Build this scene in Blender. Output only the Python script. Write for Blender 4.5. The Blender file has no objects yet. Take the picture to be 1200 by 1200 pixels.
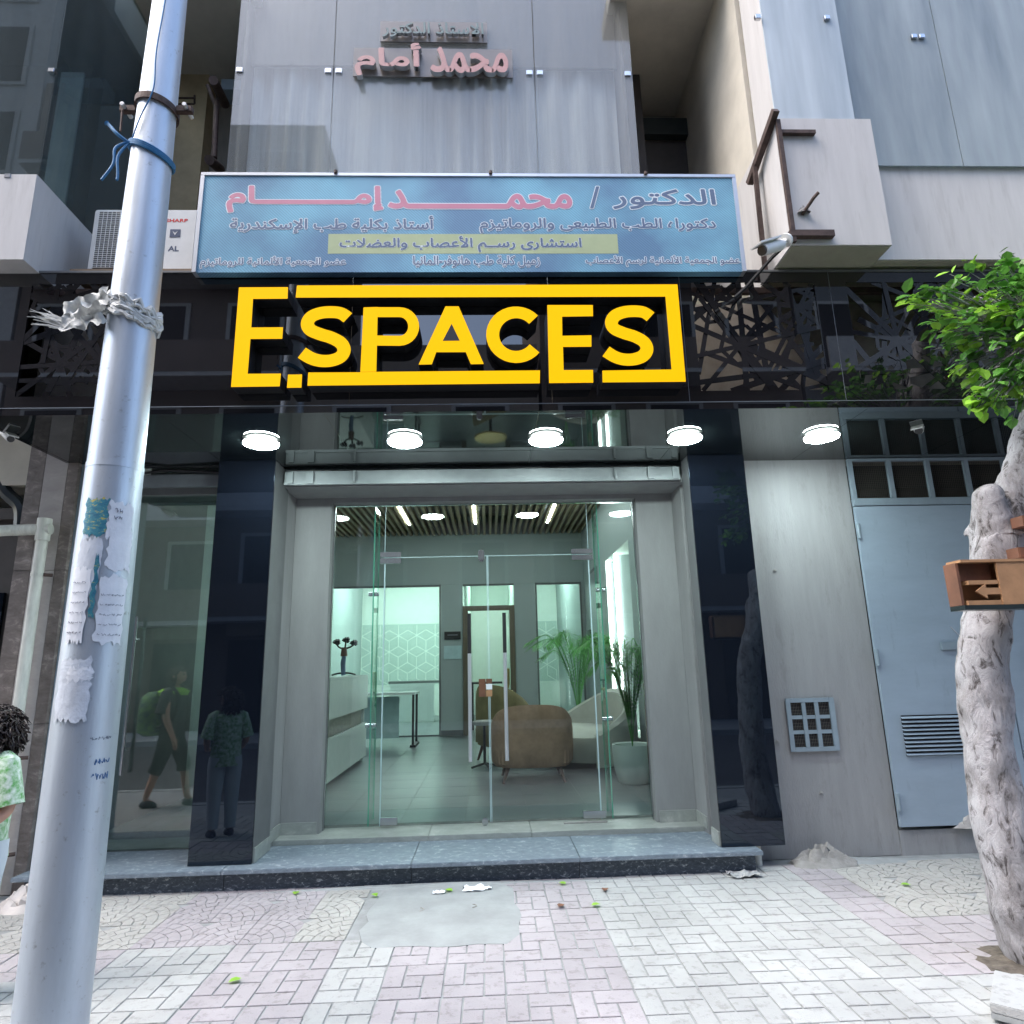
import bpy, bmesh, math, random
import numpy as np
from mathutils import Vector, Matrix, noise
from mathutils.geometry import delaunay_2d_cdt
R_ = random.Random(7)
sc = bpy.context.scene
C = sc.collection
PI = math.pi

# ------------------------------------------------------------------ camera
F_PX, PITCH, YAW, ROLL = 772.8, .22837, .03965, -.024635
def cam_rows():
    cy, sy, cp, sp = math.cos(YAW), math.sin(YAW), math.cos(PITCH), math.sin(PITCH)
    fwd = Vector((sy*cp, cy*cp, sp)); right = Vector((cy, -sy, 0)); up = right.cross(fwd)
    return right*math.cos(ROLL)+up*math.sin(ROLL), up*math.cos(ROLL)-right*math.sin(ROLL), fwd
CR, CU, CF = cam_rows()
cam = bpy.data.cameras.new('camera'); cam.lens = F_PX/1200*36; cam.sensor_width = 36; cam.clip_end = 500; cam.clip_start = .05
co = bpy.data.objects.new('camera', cam); C.objects.link(co)
m = Matrix((CR, CU, -CF)).transposed().to_4x4(); m.translation = (0, 0, 1.62); co.matrix_world = m
sc.camera = co
EYE = Vector((0, 0, 1.62))
def survey(px, py, Y):      # measured point of the photograph -> point on the plane at depth Y
    v = CR*((px-600)/F_PX)+CU*((600-py)/F_PX)+CF
    p = EYE+v*(Y/v.y)
    return p

# ------------------------------------------------------------------ world, sun, exposure
w = bpy.data.worlds.new('World'); sc.world = w; w.use_nodes = True
nt = w.node_tree; bg = nt.nodes['Background']
sky = nt.nodes.new('ShaderNodeTexSky'); sky.sky_type = 'NISHITA'; sky.sun_disc = False
SUN_EL, SUN_AZ = math.radians(58), math.radians(248)
sky.sun_elevation = SUN_EL; sky.sun_rotation = SUN_AZ; sky.dust_density = 3.0; sky.air_density = 1.0
nt.links.new(sky.outputs[0], bg.inputs[0]); bg.inputs[1].default_value = .15
sl = bpy.data.lights.new('sun', 'SUN'); sl.energy = .8; sl.angle = math.radians(50); sl.color = (1, .99, .98)
so = bpy.data.objects.new('sun', sl); C.objects.link(so)
sd = Vector((math.sin(SUN_AZ)*math.cos(SUN_EL), math.cos(SUN_AZ)*math.cos(SUN_EL), math.sin(SUN_EL)))
so.rotation_euler = sd.to_track_quat('Z', 'Y').to_euler()
sc.view_settings.view_transform = 'Standard'; sc.view_settings.look = 'None'
sc.view_settings.exposure = 2.04; sc.view_settings.gamma = 1; sc.view_settings.use_curve_mapping = False
sc.cycles.max_bounces = 8; sc.cycles.transparent_max_bounces = 24; sc.cycles.glossy_bounces = 5
sc.cycles.sample_clamp_indirect = 6; sc.cycles.caustics_reflective = False; sc.cycles.caustics_refractive = False

# ------------------------------------------------------------------ materials
def NM(name):
    mt = bpy.data.materials.new(name); mt.use_nodes = True
    n = mt.node_tree; return mt, n, n.nodes['Principled BSDF'], n.nodes, n.links
def mat(name, col, rough=.6, metal=0, var=.12, scale=6, bump=.0, bscale=60, spec=.5, stretch=(1, 1, 1), col2=None, coat=0, ior=1.5, jitter=0, detail=6, spots=0, sstretch=(1, 1, 1), sscale=14, thr=.34):
    mt, n, b, N, L = NM(name)
    tc = N.new('ShaderNodeNewGeometry'); mp = N.new('ShaderNodeMapping'); mp.inputs['Scale'].default_value = stretch
    L.new(tc.outputs['Position'], mp.inputs[0])
    no = N.new('ShaderNodeTexNoise'); no.inputs['Scale'].default_value = scale; no.inputs['Detail'].default_value = detail; no.inputs['Roughness'].default_value = .62
    L.new(mp.outputs[0], no.inputs['Vector'])
    r = N.new('ShaderNodeValToRGB'); r.color_ramp.elements[0].position = .3; r.color_ramp.elements[1].position = .7
    c2 = col2 or tuple(min(1, c*(1+var)) for c in col); c1 = tuple(c*(1-var) for c in col) if not col2 else col
    r.color_ramp.elements[0].color = (*c1, 1); r.color_ramp.elements[1].color = (*c2, 1)
    L.new(no.outputs['Fac'], r.inputs[0]); out = r.outputs[0]
    if jitter:
        oi = N.new('ShaderNodeObjectInfo'); mr = N.new('ShaderNodeMapRange'); mr.inputs[3].default_value = 1-jitter; mr.inputs[4].default_value = 1+jitter
        L.new(oi.outputs['Random'], mr.inputs[0]); hv = N.new('ShaderNodeHueSaturation'); L.new(mr.outputs[0], hv.inputs['Value']); L.new(out, hv.inputs['Color']); out = hv.outputs[0]
    if spots:      # sparse stains, scuffs and drips
        m3 = N.new('ShaderNodeMapping'); m3.inputs['Scale'].default_value = sstretch; L.new(tc.outputs['Position'], m3.inputs[0])
        n3 = N.new('ShaderNodeTexNoise'); n3.inputs['Scale'].default_value = sscale; n3.inputs['Detail'].default_value = 8; n3.inputs['Roughness'].default_value = .7; L.new(m3.outputs[0], n3.inputs['Vector'])
        r3 = N.new('ShaderNodeValToRGB'); r3.color_ramp.elements[0].position = thr; r3.color_ramp.elements[1].position = thr+.10; r3.color_ramp.elements[0].color = (1-spots, 1-spots*1.05, 1-spots*1.12, 1); r3.color_ramp.elements[1].color = (1, 1, 1, 1)
        L.new(n3.outputs[0], r3.inputs[0]); x3 = N.new('ShaderNodeMixRGB'); x3.blend_type = 'MULTIPLY'; x3.inputs[0].default_value = 1; L.new(out, x3.inputs[1]); L.new(r3.outputs[0], x3.inputs[2]); out = x3.outputs[0]
    L.new(out, b.inputs['Base Color'])
    b.inputs['Roughness'].default_value = rough; b.inputs['Metallic'].default_value = metal; b.inputs['Specular IOR Level'].default_value = spec; b.inputs['IOR'].default_value = ior
    b.inputs['Coat Weight'].default_value = coat
    if bump:
        n2 = N.new('ShaderNodeTexNoise'); n2.inputs['Scale'].default_value = bscale; n2.inputs['Detail'].default_value = 5; L.new(mp.outputs[0], n2.inputs['Vector'])
        bp = N.new('ShaderNodeBump'); bp.inputs['Strength'].default_value = bump; bp.inputs['Distance'].default_value = .01; L.new(n2.outputs['Fac'], bp.inputs['Height']); L.new(bp.outputs[0], b.inputs['Normal'])
    return mt
def emit(name, col, s):
    mt, n, b, N, L = NM(name)
    b.inputs['Base Color'].default_value = (.8, .8, .8, 1); b.inputs['Emission Color'].default_value = (*col, 1); b.inputs['Emission Strength'].default_value = s
    return mt
def glass(name, tint, base=.04, dust=.0, dustcol=(.6, .6, .6), ior=1.5, stretch=(14, 14, .6), rough=0.0, gain=1.0):
    mt, n, b, N, L = NM(name); N.remove(b); out = N['Material Output']
    tr = N.new('ShaderNodeBsdfTransparent'); tr.inputs[0].default_value = (*tint, 1)
    gl = N.new('ShaderNodeBsdfGlossy'); gl.inputs['Roughness'].default_value = rough; gl.inputs[0].default_value = (1, 1, 1, 1)
    fr = N.new('ShaderNodeFresnel'); gb = N.new('ShaderNodeNewGeometry'); bm_ = N.new('ShaderNodeMapRange'); bm_.inputs[3].default_value = ior; bm_.inputs[4].default_value = 1/ior
    L.new(gb.outputs['Backfacing'], bm_.inputs[0]); L.new(bm_.outputs[0], fr.inputs[0])      # same reflectance on both faces of a thin sheet
    mu = N.new('ShaderNodeMath'); mu.operation = 'MULTIPLY'; mu.inputs[1].default_value = gain; mu.use_clamp = True; L.new(fr.outputs[0], mu.inputs[0])
    mx = N.new('ShaderNodeMixShader'); L.new(mu.outputs[0], mx.inputs[0]); L.new(tr.outputs[0], mx.inputs[1]); L.new(gl.outputs[0], mx.inputs[2]); last = mx
    if dust:
        g = N.new('ShaderNodeNewGeometry'); mp = N.new('ShaderNodeMapping'); mp.inputs['Scale'].default_value = stretch; L.new(g.outputs['Position'], mp.inputs[0])
        no = N.new('ShaderNodeTexNoise'); no.inputs['Scale'].default_value = 1; no.inputs['Detail'].default_value = 7; L.new(mp.outputs[0], no.inputs['Vector'])
        mr = N.new('ShaderNodeMapRange'); mr.inputs[1].default_value = .3; mr.inputs[2].default_value = .75; mr.inputs[3].default_value = dust*.6; mr.inputs[4].default_value = min(1, dust*1.3); L.new(no.outputs[0], mr.inputs[0])
        df = N.new('ShaderNodeBsdfDiffuse'); df.inputs[0].default_value = (*dustcol, 1)
        m2 = N.new('ShaderNodeMixShader'); L.new(mr.outputs[0], m2.inputs[0]); L.new(last.outputs[0], m2.inputs[1]); L.new(df.outputs[0], m2.inputs[2]); last = m2
    L.new(last.outputs[0], out.inputs[0]); return mt

M = {}
M['asphalt'] = mat('asphalt', (.055, .057, .062), .85, bump=.5, bscale=90, var=.25, scale=3)
M['mortar'] = mat('mortar', (.25, .26, .265), .9, var=.2, scale=8, bump=.3)
def tile_mat(name, c, jit=.07):
    mt = mat(name, c, .85, var=.12, scale=1.6, bump=.35, bscale=120, jitter=jit, spots=.22, sscale=16, thr=.37)
    return mt
M['tile_white'] = tile_mat('white_paver', (.345, .35, .35))
M['tile_pink'] = tile_mat('pink_paver', (.325, .302, .32))
M['tile_cream'] = tile_mat('cream_paver', (.34, .336, .322))
M['cement'] = mat('cement', (.27, .285, .29), .85, var=.15, scale=4, bump=.3, bscale=30)
M['cement_dark'] = mat('cement_rough', (.27, .26, .25), .95, var=.25, scale=9, bump=.8, bscale=35)
M['gray_wall'] = mat('gray_plaster', (.31, .31, .315), .8, var=.07, scale=2.2, bump=.4, bscale=26, stretch=(6, 6, .8), detail=10, spots=.10, sscale=5, sstretch=(2.5, 2.5, .7), thr=.36)
M['frame_plaster'] = mat('frame_plaster', (.265, .272, .272), .7, var=.10, scale=1.5, bump=.12, bscale=30, stretch=(4, 4, 1))
M['dark_reveal'] = mat('dark_plaster', (.13, .135, .14), .5, var=.1)
M['black_glass'] = mat('black_glass', (.005, .007, .012), .02, ior=1.62, spec=.5, var=.05)
M['black_glass'].node_tree.nodes['Principled BSDF'].inputs['Specular Tint'].default_value = (.66, .82, 1, 1)
M['black_panel'] = mat('black_gloss_panel', (.008, .008, .010), .015, ior=1.9, var=.05)
M['soffit'] = mat('black_mirror_soffit', (.010, .014, .015), .03, ior=1.85, var=.05)
M['edge'] = mat('panel_edge', (.30, .33, .36), .3, metal=.5)
M['dark_edge'] = mat('dark_panel_edge', (.12, .13, .15), .4)
M['blue_door'] = mat('blue_gray_paint', (.31, .38, .455), .5, var=.07, scale=2, bump=.05, stretch=(1, 1, 3), spots=.10, sscale=4, sstretch=(3, 3, .8), thr=.31)
M['blue_frame'] = mat('blue_gray_frame', (.25, .31, .36), .5, var=.1)
M['dark'] = mat('dark_void', (.012, .012, .013), .9)
M['brownish'] = mat('brown_dark_room', (.10, .08, .065), .9)
M['mesh_wire'] = mat('mesh_wire', (.12, .11, .10), .7, metal=.3)
M['marble'] = None
def marble(name, c1, c2, c3, sc_=9, rough=.22, veinpos=.66):
    mt, n, b, N, L = NM(name); g = N.new('ShaderNodeNewGeometry'); mp = N.new('ShaderNodeMapping'); mp.inputs['Scale'].default_value = (1, 1.2, 2); mp.inputs['Rotation'].default_value = (0, .3, .2); L.new(g.outputs['Position'], mp.inputs[0])
    no = N.new('ShaderNodeTexNoise'); no.inputs['Scale'].default_value = sc_; no.inputs['Detail'].default_value = 9; no.inputs['Roughness'].default_value = .7; no.inputs['Distortion'].default_value = .6; L.new(mp.outputs[0], no.inputs['Vector'])
    r = N.new('ShaderNodeValToRGB'); e = r.color_ramp.elements; e[0].position = .32; e[0].color = (*c1, 1); e[1].position = .56; e[1].color = (*c2, 1); x = e.new(veinpos); x.color = (*c3, 1)
    L.new(no.outputs[0], r.inputs[0]); L.new(r.outputs[0], b.inputs['Base Color']); b.inputs['Roughness'].default_value = rough; return mt
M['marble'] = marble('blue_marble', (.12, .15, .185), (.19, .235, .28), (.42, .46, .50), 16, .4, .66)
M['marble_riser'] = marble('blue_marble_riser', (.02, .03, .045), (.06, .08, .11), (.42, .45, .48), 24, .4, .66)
M['threshold'] = marble('pale_threshold', (.25, .27, .25), (.33, .35, .33), (.42, .43, .41), 5, .4)
M['brown_marble'] = marble('brown_marble', (.11, .09, .08), (.20, .17, .155), (.34, .30, .27), 7, .4)
M['beige_marble'] = marble('beige_marble', (.34, .31, .30), (.40, .37, .355), (.46, .43, .41), 5, .4)
M['beige_paint'] = mat('beige_cladding', (.56, .545, .535), .7, var=.08, scale=1.2, bump=.08, bscale=12, stretch=(7, 7, .7), detail=8, spots=.09, sscale=3.2, sstretch=(4, 4, .5), thr=.36)
M['cream'] = mat('cream_paint', (.58, .54, .46), .8, var=.14, scale=2.2)
M['cavity'] = mat('tan_cavity_backing', (.33, .29, .24), .9, var=.35, scale=2.5)
M['yellow_cream'] = mat('yellow_cream_paint', (.47, .37, .22), .8, var=.12)
M['underside'] = mat('mottled_underside', (.36, .35, .27), .9, col2=(.30, .29, .23), scale=7, bump=.2)  # muted khaki with slightly darker noise patches
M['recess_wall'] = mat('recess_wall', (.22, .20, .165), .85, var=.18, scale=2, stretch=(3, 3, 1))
M['dark_brown'] = mat('dark_brown', (.05, .042, .038), .6, var=.2)
M['dark_teal'] = mat('dark_teal', (.02, .028, .03), .3, var=.2)
M['rust'] = mat('rusty_steel', (.085, .058, .05), .7, metal=.4, var=.35, scale=20, bump=.3)
M['galv'] = mat('galvanised_steel', (.50, .555, .62), .42, metal=.55, var=.10, scale=3.0, bump=.08, bscale=25, stretch=(3, 3, .6), detail=8, spots=.35, sscale=26, thr=.30)
M['rail_paint'] = mat('grey_rail_paint', (.30, .335, .34), .5, var=.12, scale=3)
M['chrome'] = mat('brushed_steel', (.55, .56, .58), .22, metal=1, var=.05)
M['alu'] = mat('aluminium', (.62, .64, .67), .35, metal=.7, var=.05)
M['white_plastic'] = mat('white_plastic', (.74, .74, .72), .4, var=.06)
M['pvc'] = mat('white_pvc_pipe', (.62, .63, .57), .45, var=.15, scale=9, stretch=(3, 3, .7))
M['black_plastic'] = mat('black_plastic', (.02, .02, .022), .35, var=.1)
M['paper'] = mat('old_paper', (.74, .77, .82), .8, var=.07, scale=14, bump=.12, bscale=60)
M['paper2'] = mat('paper_grey', (.60, .645, .71), .6, var=.16, scale=14, bump=.2, bscale=50)
M['ink'] = mat('ink', (.10, .12, .18), .8)
M['blueink'] = mat('blue_ink', (.05, .16, .38), .8)
M['tape'] = mat('dusty_tape', (.60, .61, .59), .7, var=.22, scale=25, bump=.5, bscale=45)
M['rope'] = mat('blue_rope', (.03, .17, .36), .6, var=.2, scale=60)
M['bark'] = None
mt, n, b, N, L = NM('whitewashed_bark'); M['bark'] = mt
g = N.new('ShaderNodeTexCoord'); mp = N.new('ShaderNodeMapping'); mp.inputs['Scale'].default_value = (1, 1, .55); L.new(g.outputs['Object'], mp.inputs[0])
no = N.new('ShaderNodeTexNoise'); no.inputs['Scale'].default_value = 5.5; no.inputs['Detail'].default_value = 12; no.inputs['Roughness'].default_value = .74; no.inputs['Distortion'].default_value = .35; L.new(mp.outputs[0], no.inputs['Vector'])
r = N.new('ShaderNodeValToRGB'); e = r.color_ramp.elements; e[0].position = .30; e[0].color = (.06, .05, .05, 1); e[1].position = .40; e[1].color = (.25, .235, .24, 1); x = e.new(.56); x.color = (.40, .39, .41, 1); L.new(no.outputs[0], r.inputs[0])
mp2 = N.new('ShaderNodeMapping'); mp2.inputs['Scale'].default_value = (1, 1, .45); L.new(g.outputs['Object'], mp2.inputs[0]); nf = N.new('ShaderNodeTexNoise'); nf.inputs['Scale'].default_value = 19; nf.inputs['Detail'].default_value = 9; nf.inputs['Roughness'].default_value = .7; nf.inputs['Distortion'].default_value = .8; L.new(mp2.outputs[0], nf.inputs['Vector'])
rf = N.new('ShaderNodeValToRGB'); ef_ = rf.color_ramp.elements; ef_[0].position = .37; ef_[0].color = (.24, .22, .21, 1); ef_[1].position = .47; ef_[1].color = (1, 1, 1, 1); L.new(nf.outputs[0], rf.inputs[0])
mu = N.new('ShaderNodeMixRGB'); mu.blend_type = 'MULTIPLY'; mu.inputs[0].default_value = 1; L.new(r.outputs[0], mu.inputs[1]); L.new(rf.outputs[0], mu.inputs[2]); L.new(mu.outputs[0], b.inputs['Base Color'])
b.inputs['Roughness'].default_value = .9
bp = N.new('ShaderNodeBump'); bp.inputs['Strength'].default_value = .9; bp.inputs['Distance'].default_value = .025; L.new(nf.outputs[0], bp.inputs['Height']); L.new(bp.outputs[0], b.inputs['Normal'])
def leafmat(name, col, tr=.35):
    mt, n, b, N, L = NM(name); oi = N.new('ShaderNodeNewGeometry')
    r = N.new('ShaderNodeValToRGB'); e = r.color_ramp.elements; e[0].color = (*[c*.38 for c in col], 1); e[1].color = (*[min(1, c*1.7) for c in col], 1); L.new(oi.outputs['Random Per Island'], r.inputs[0])
    L.new(r.outputs[0], b.inputs['Base Color']); b.inputs['Roughness'].default_value = .42
    t = N.new('ShaderNodeBsdfTranslucent'); L.new(r.outputs[0], t.inputs[0]); mx = N.new('ShaderNodeMixShader'); mx.inputs[0].default_value = tr
    L.new(b.outputs[0], mx.inputs[1]); L.new(t.outputs[0], mx.inputs[2]); L.new(mx.outputs[0], N['Material Output'].inputs[0]); return mt
M['leaf'] = leafmat('tree_leaf', (.10, .26, .045)); M['leaf_new'] = leafmat('young_leaf', (.24, .46, .05)); M['palm'] = leafmat('palm_leaf', (.09, .30, .06), .3)
M['yellow'] = emit('lit_yellow_acrylic', (1.0, .53, 0.0), .235); M['yellow'].node_tree.nodes['Principled BSDF'].inputs['Base Color'].default_value = (.30, .165, 0, 1)
b_y = M['yellow'].node_tree.nodes['Principled BSDF']; b_y.inputs['Specular IOR Level'].default_value = .08; b_y.inputs['Roughness'].default_value = .6
M['lamp'] = emit('lamp_disc', (.84, 1.0, 1.0), 34)
M['lamp_rim'] = emit('lamp_rim_glow', (.86, 1.0, .97), 3)
M['led'] = emit('led_strip', (.86, 1.0, 1.0), 12); M['led_soft'] = emit('led_line_glow', (.88, 1.0, .98), 6)
M['led_panel'] = emit('led_panel', (.84, 1.0, .96), 13)
M['clear'] = glass('clear_glass', (.925, .97, .958), gain=.85)
M['window'] = glass('shop_window_glass', (.80, .87, .86), ior=1.5, gain=2.4)
M['frost'] = glass('dusty_glass', (.88, .91, .92), dust=.20, dustcol=(.60, .59, .56), gain=1.1, stretch=(6, 6, .3), rough=.0)
M['clad'] = glass('dusty_blue_glass', (.6, .68, .72), dust=.62, dustcol=(.47, .53, .56), gain=.9, stretch=(5, 5, .7), rough=.06)
M['clad_light'] = glass('dusty_pale_glass', (.7, .78, .84), dust=.70, dustcol=(.62, .69, .74), gain=.9, stretch=(5, 5, .5), rough=.06)
M['glass_edge'] = mat('green_glass_edge', (.12, .42, .30), .15, var=.1)
M['pane_edge'] = mat('pale_glass_edge', (.45, .60, .62), .2, var=.1)
M['curtain'] = mat('sheer_curtain', (.82, .80, .76), .9, var=.12, scale=2, stretch=(10, 10, .3))
M['teal_wall'] = mat('grey_green_wall', (.33, .385, .38), .5, var=.04, scale=1)
M['white_wall'] = mat('white_wall', (.62, .70, .64), .6, var=.03)
M['wallpaper'] = mat('sage_wallpaper', (.40, .50, .45), .6, var=.04)
M['wp_line'] = mat('wallpaper_line', (.66, .75, .68), .6)
M['int_floor'] = mat('interior_tile', (.125, .15, .155), .3, var=.14, scale=1.6, stretch=(1, 3, 1), jitter=.05)
M['wood'] = mat('oak_slat', (.33, .26, .16), .5, var=.18, scale=3, stretch=(6, .6, 6))
M['wood_dark'] = mat('walnut_frame', (.13, .105, .07), .45, var=.2, scale=4, stretch=(6, 6, .6))
M['counter'] = mat('white_laminate', (.62, .67, .66), .18, var=.03)
M['counter_band'] = mat('stone_band', (.26, .24, .21), .35, var=.25, scale=9, stretch=(.5, 1, 3))
M['velvet'] = mat('brown_velvet', (.36, .215, .145), .8, var=.22, scale=6, bump=.1)
M['olive_velvet'] = mat('olive_velvet', (.22, .18, .09), .8, var=.2, scale=6)
M['sofa'] = mat('pale_boucle', (.46, .45, .41), .9, var=.07, bump=.3, bscale=120)
M['copper'] = mat('dark_wood_leg', (.10, .045, .03), .4)
M['pot'] = mat('white_pot', (.52, .58, .55), .4, var=.04)
M['skin'] = mat('skin', (.52, .30, .22), .5, var=.06, scale=12); M['skin'].node_tree.nodes['Principled BSDF'].inputs['Subsurface Weight'].default_value = .1
M['hair'] = mat('dark_curly_hair', (.028, .018, .016), .5, var=.5, scale=60)
M['shirt'] = mat('green_leaf_print', (.10, .34, .08), .85, col2=(.70, .76, .70), scale=34, detail=2)
M['pants'] = mat('white_jeans', (.55, .60, .66), .85, var=.06, bump=.1)
M['jeans'] = mat('blue_denim', (.10, .15, .24), .85, var=.1)
M['tshirt'] = mat('dark_shirt', (.02, .022, .028), .85)
M['lime'] = mat('lime_cloth', (.35, .80, .04), .8, var=.05)
M['backpack'] = mat('blue_leaf_backpack', (.02, .08, .16), .75, col2=(.22, .45, .10), scale=14, detail=2)
M['shoe'] = mat('dark_shoe', (.02, .025, .04), .6)
M['opp_a'] = mat('brown_stucco', (.15, .115, .095), .9, var=.15, scale=.8)
M['opp_b'] = mat('tan_stucco', (.26, .215, .18), .9, var=.15, scale=.8)
M['opp_c'] = mat('grey_stucco', (.16, .165, .17), .9, var=.15, scale=.8)
M['opp_glass'] = mat('far_window', (.03, .05, .07), .1)
M['opp_white'] = mat('pale_trim', (.42, .41, .40), .8)
M['sign_blue'] = None
mt, n, b, N, L = NM('faded_blue_print'); M['sign_blue'] = mt
g = N.new('ShaderNodeNewGeometry')
no = N.new('ShaderNodeTexNoise'); no.inputs['Scale'].default_value = 1.3; no.inputs['Detail'].default_value = 4; L.new(g.outputs['Position'], no.inputs['Vector'])
r = N.new('ShaderNodeValToRGB'); e = r.color_ramp.elements; e[0].position = .36; e[0].color = (.16, .30, .46, 1); e[1].position = .66; e[1].color = (.27, .60, .76, 1); L.new(no.outputs[0], r.inputs[0])
wv = N.new('ShaderNodeTexWave'); wv.bands_direction = 'DIAGONAL'; wv.inputs['Scale'].default_value = 26; wv.inputs['Distortion'].default_value = 1.2; wv.inputs['Detail'].default_value = 1; L.new(g.outputs['Position'], wv.inputs['Vector'])
mx = N.new('ShaderNodeMixRGB'); mx.blend_type = 'MULTIPLY'; mx.inputs[0].default_value = .28; L.new(r.outputs[0], mx.inputs[1]); L.new(wv.outputs[0], mx.inputs[2]); L.new(mx.outputs[0], b.inputs['Base Color']); b.inputs['Roughness'].default_value = .35
M['sign_navy'] = mat('faded_navy_print', (.12, .17, .27), .5, var=.06)
M['sign_pink'] = mat('faded_red_print', (.60, .24, .33), .5, var=.06)
M['sign_white'] = mat('white_print', (.78, .84, .88), .5, var=.05)
M['sign_lime'] = mat('faded_yellow_print', (.45, .52, .30), .5, var=.06)
M['red_print'] = mat('red_print', (.6, .04, .04), .5)
M['teal_print'] = mat('teal_letters', (.14, .20, .19), .4); M['salmon'] = mat('salmon_letters', (.50, .27, .25), .45, var=.08)
M['plaque'] = mat('brown_acrylic_plaque', (.24, .215, .20), .3, var=.1)
M['tan_board'] = mat('bare_tan_board', (.40, .22, .11), .7, var=.2, scale=8)
M['brown_board'] = mat('brown_inner_board', (.16, .07, .04), .7, var=.3, scale=8)
M['poster'] = marble('torn_poster', (.02, .12, .22), (.05, .25, .30), (.55, .45, .08), 30, .5, .62)
M['gold'] = mat('gold_ornament', (.40, .29, .10), .4, metal=.6)
M['teal_bag'] = mat('teal_bag', (.02, .22, .20), .5)
M['soil'] = mat('soil', (.10, .085, .07), .95, var=.4, scale=20, bump=1)
M['plank'] = mat('weathered_plank', (.26, .19, .13), .85, var=.3, scale=8, stretch=(1, 8, 8))

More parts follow.
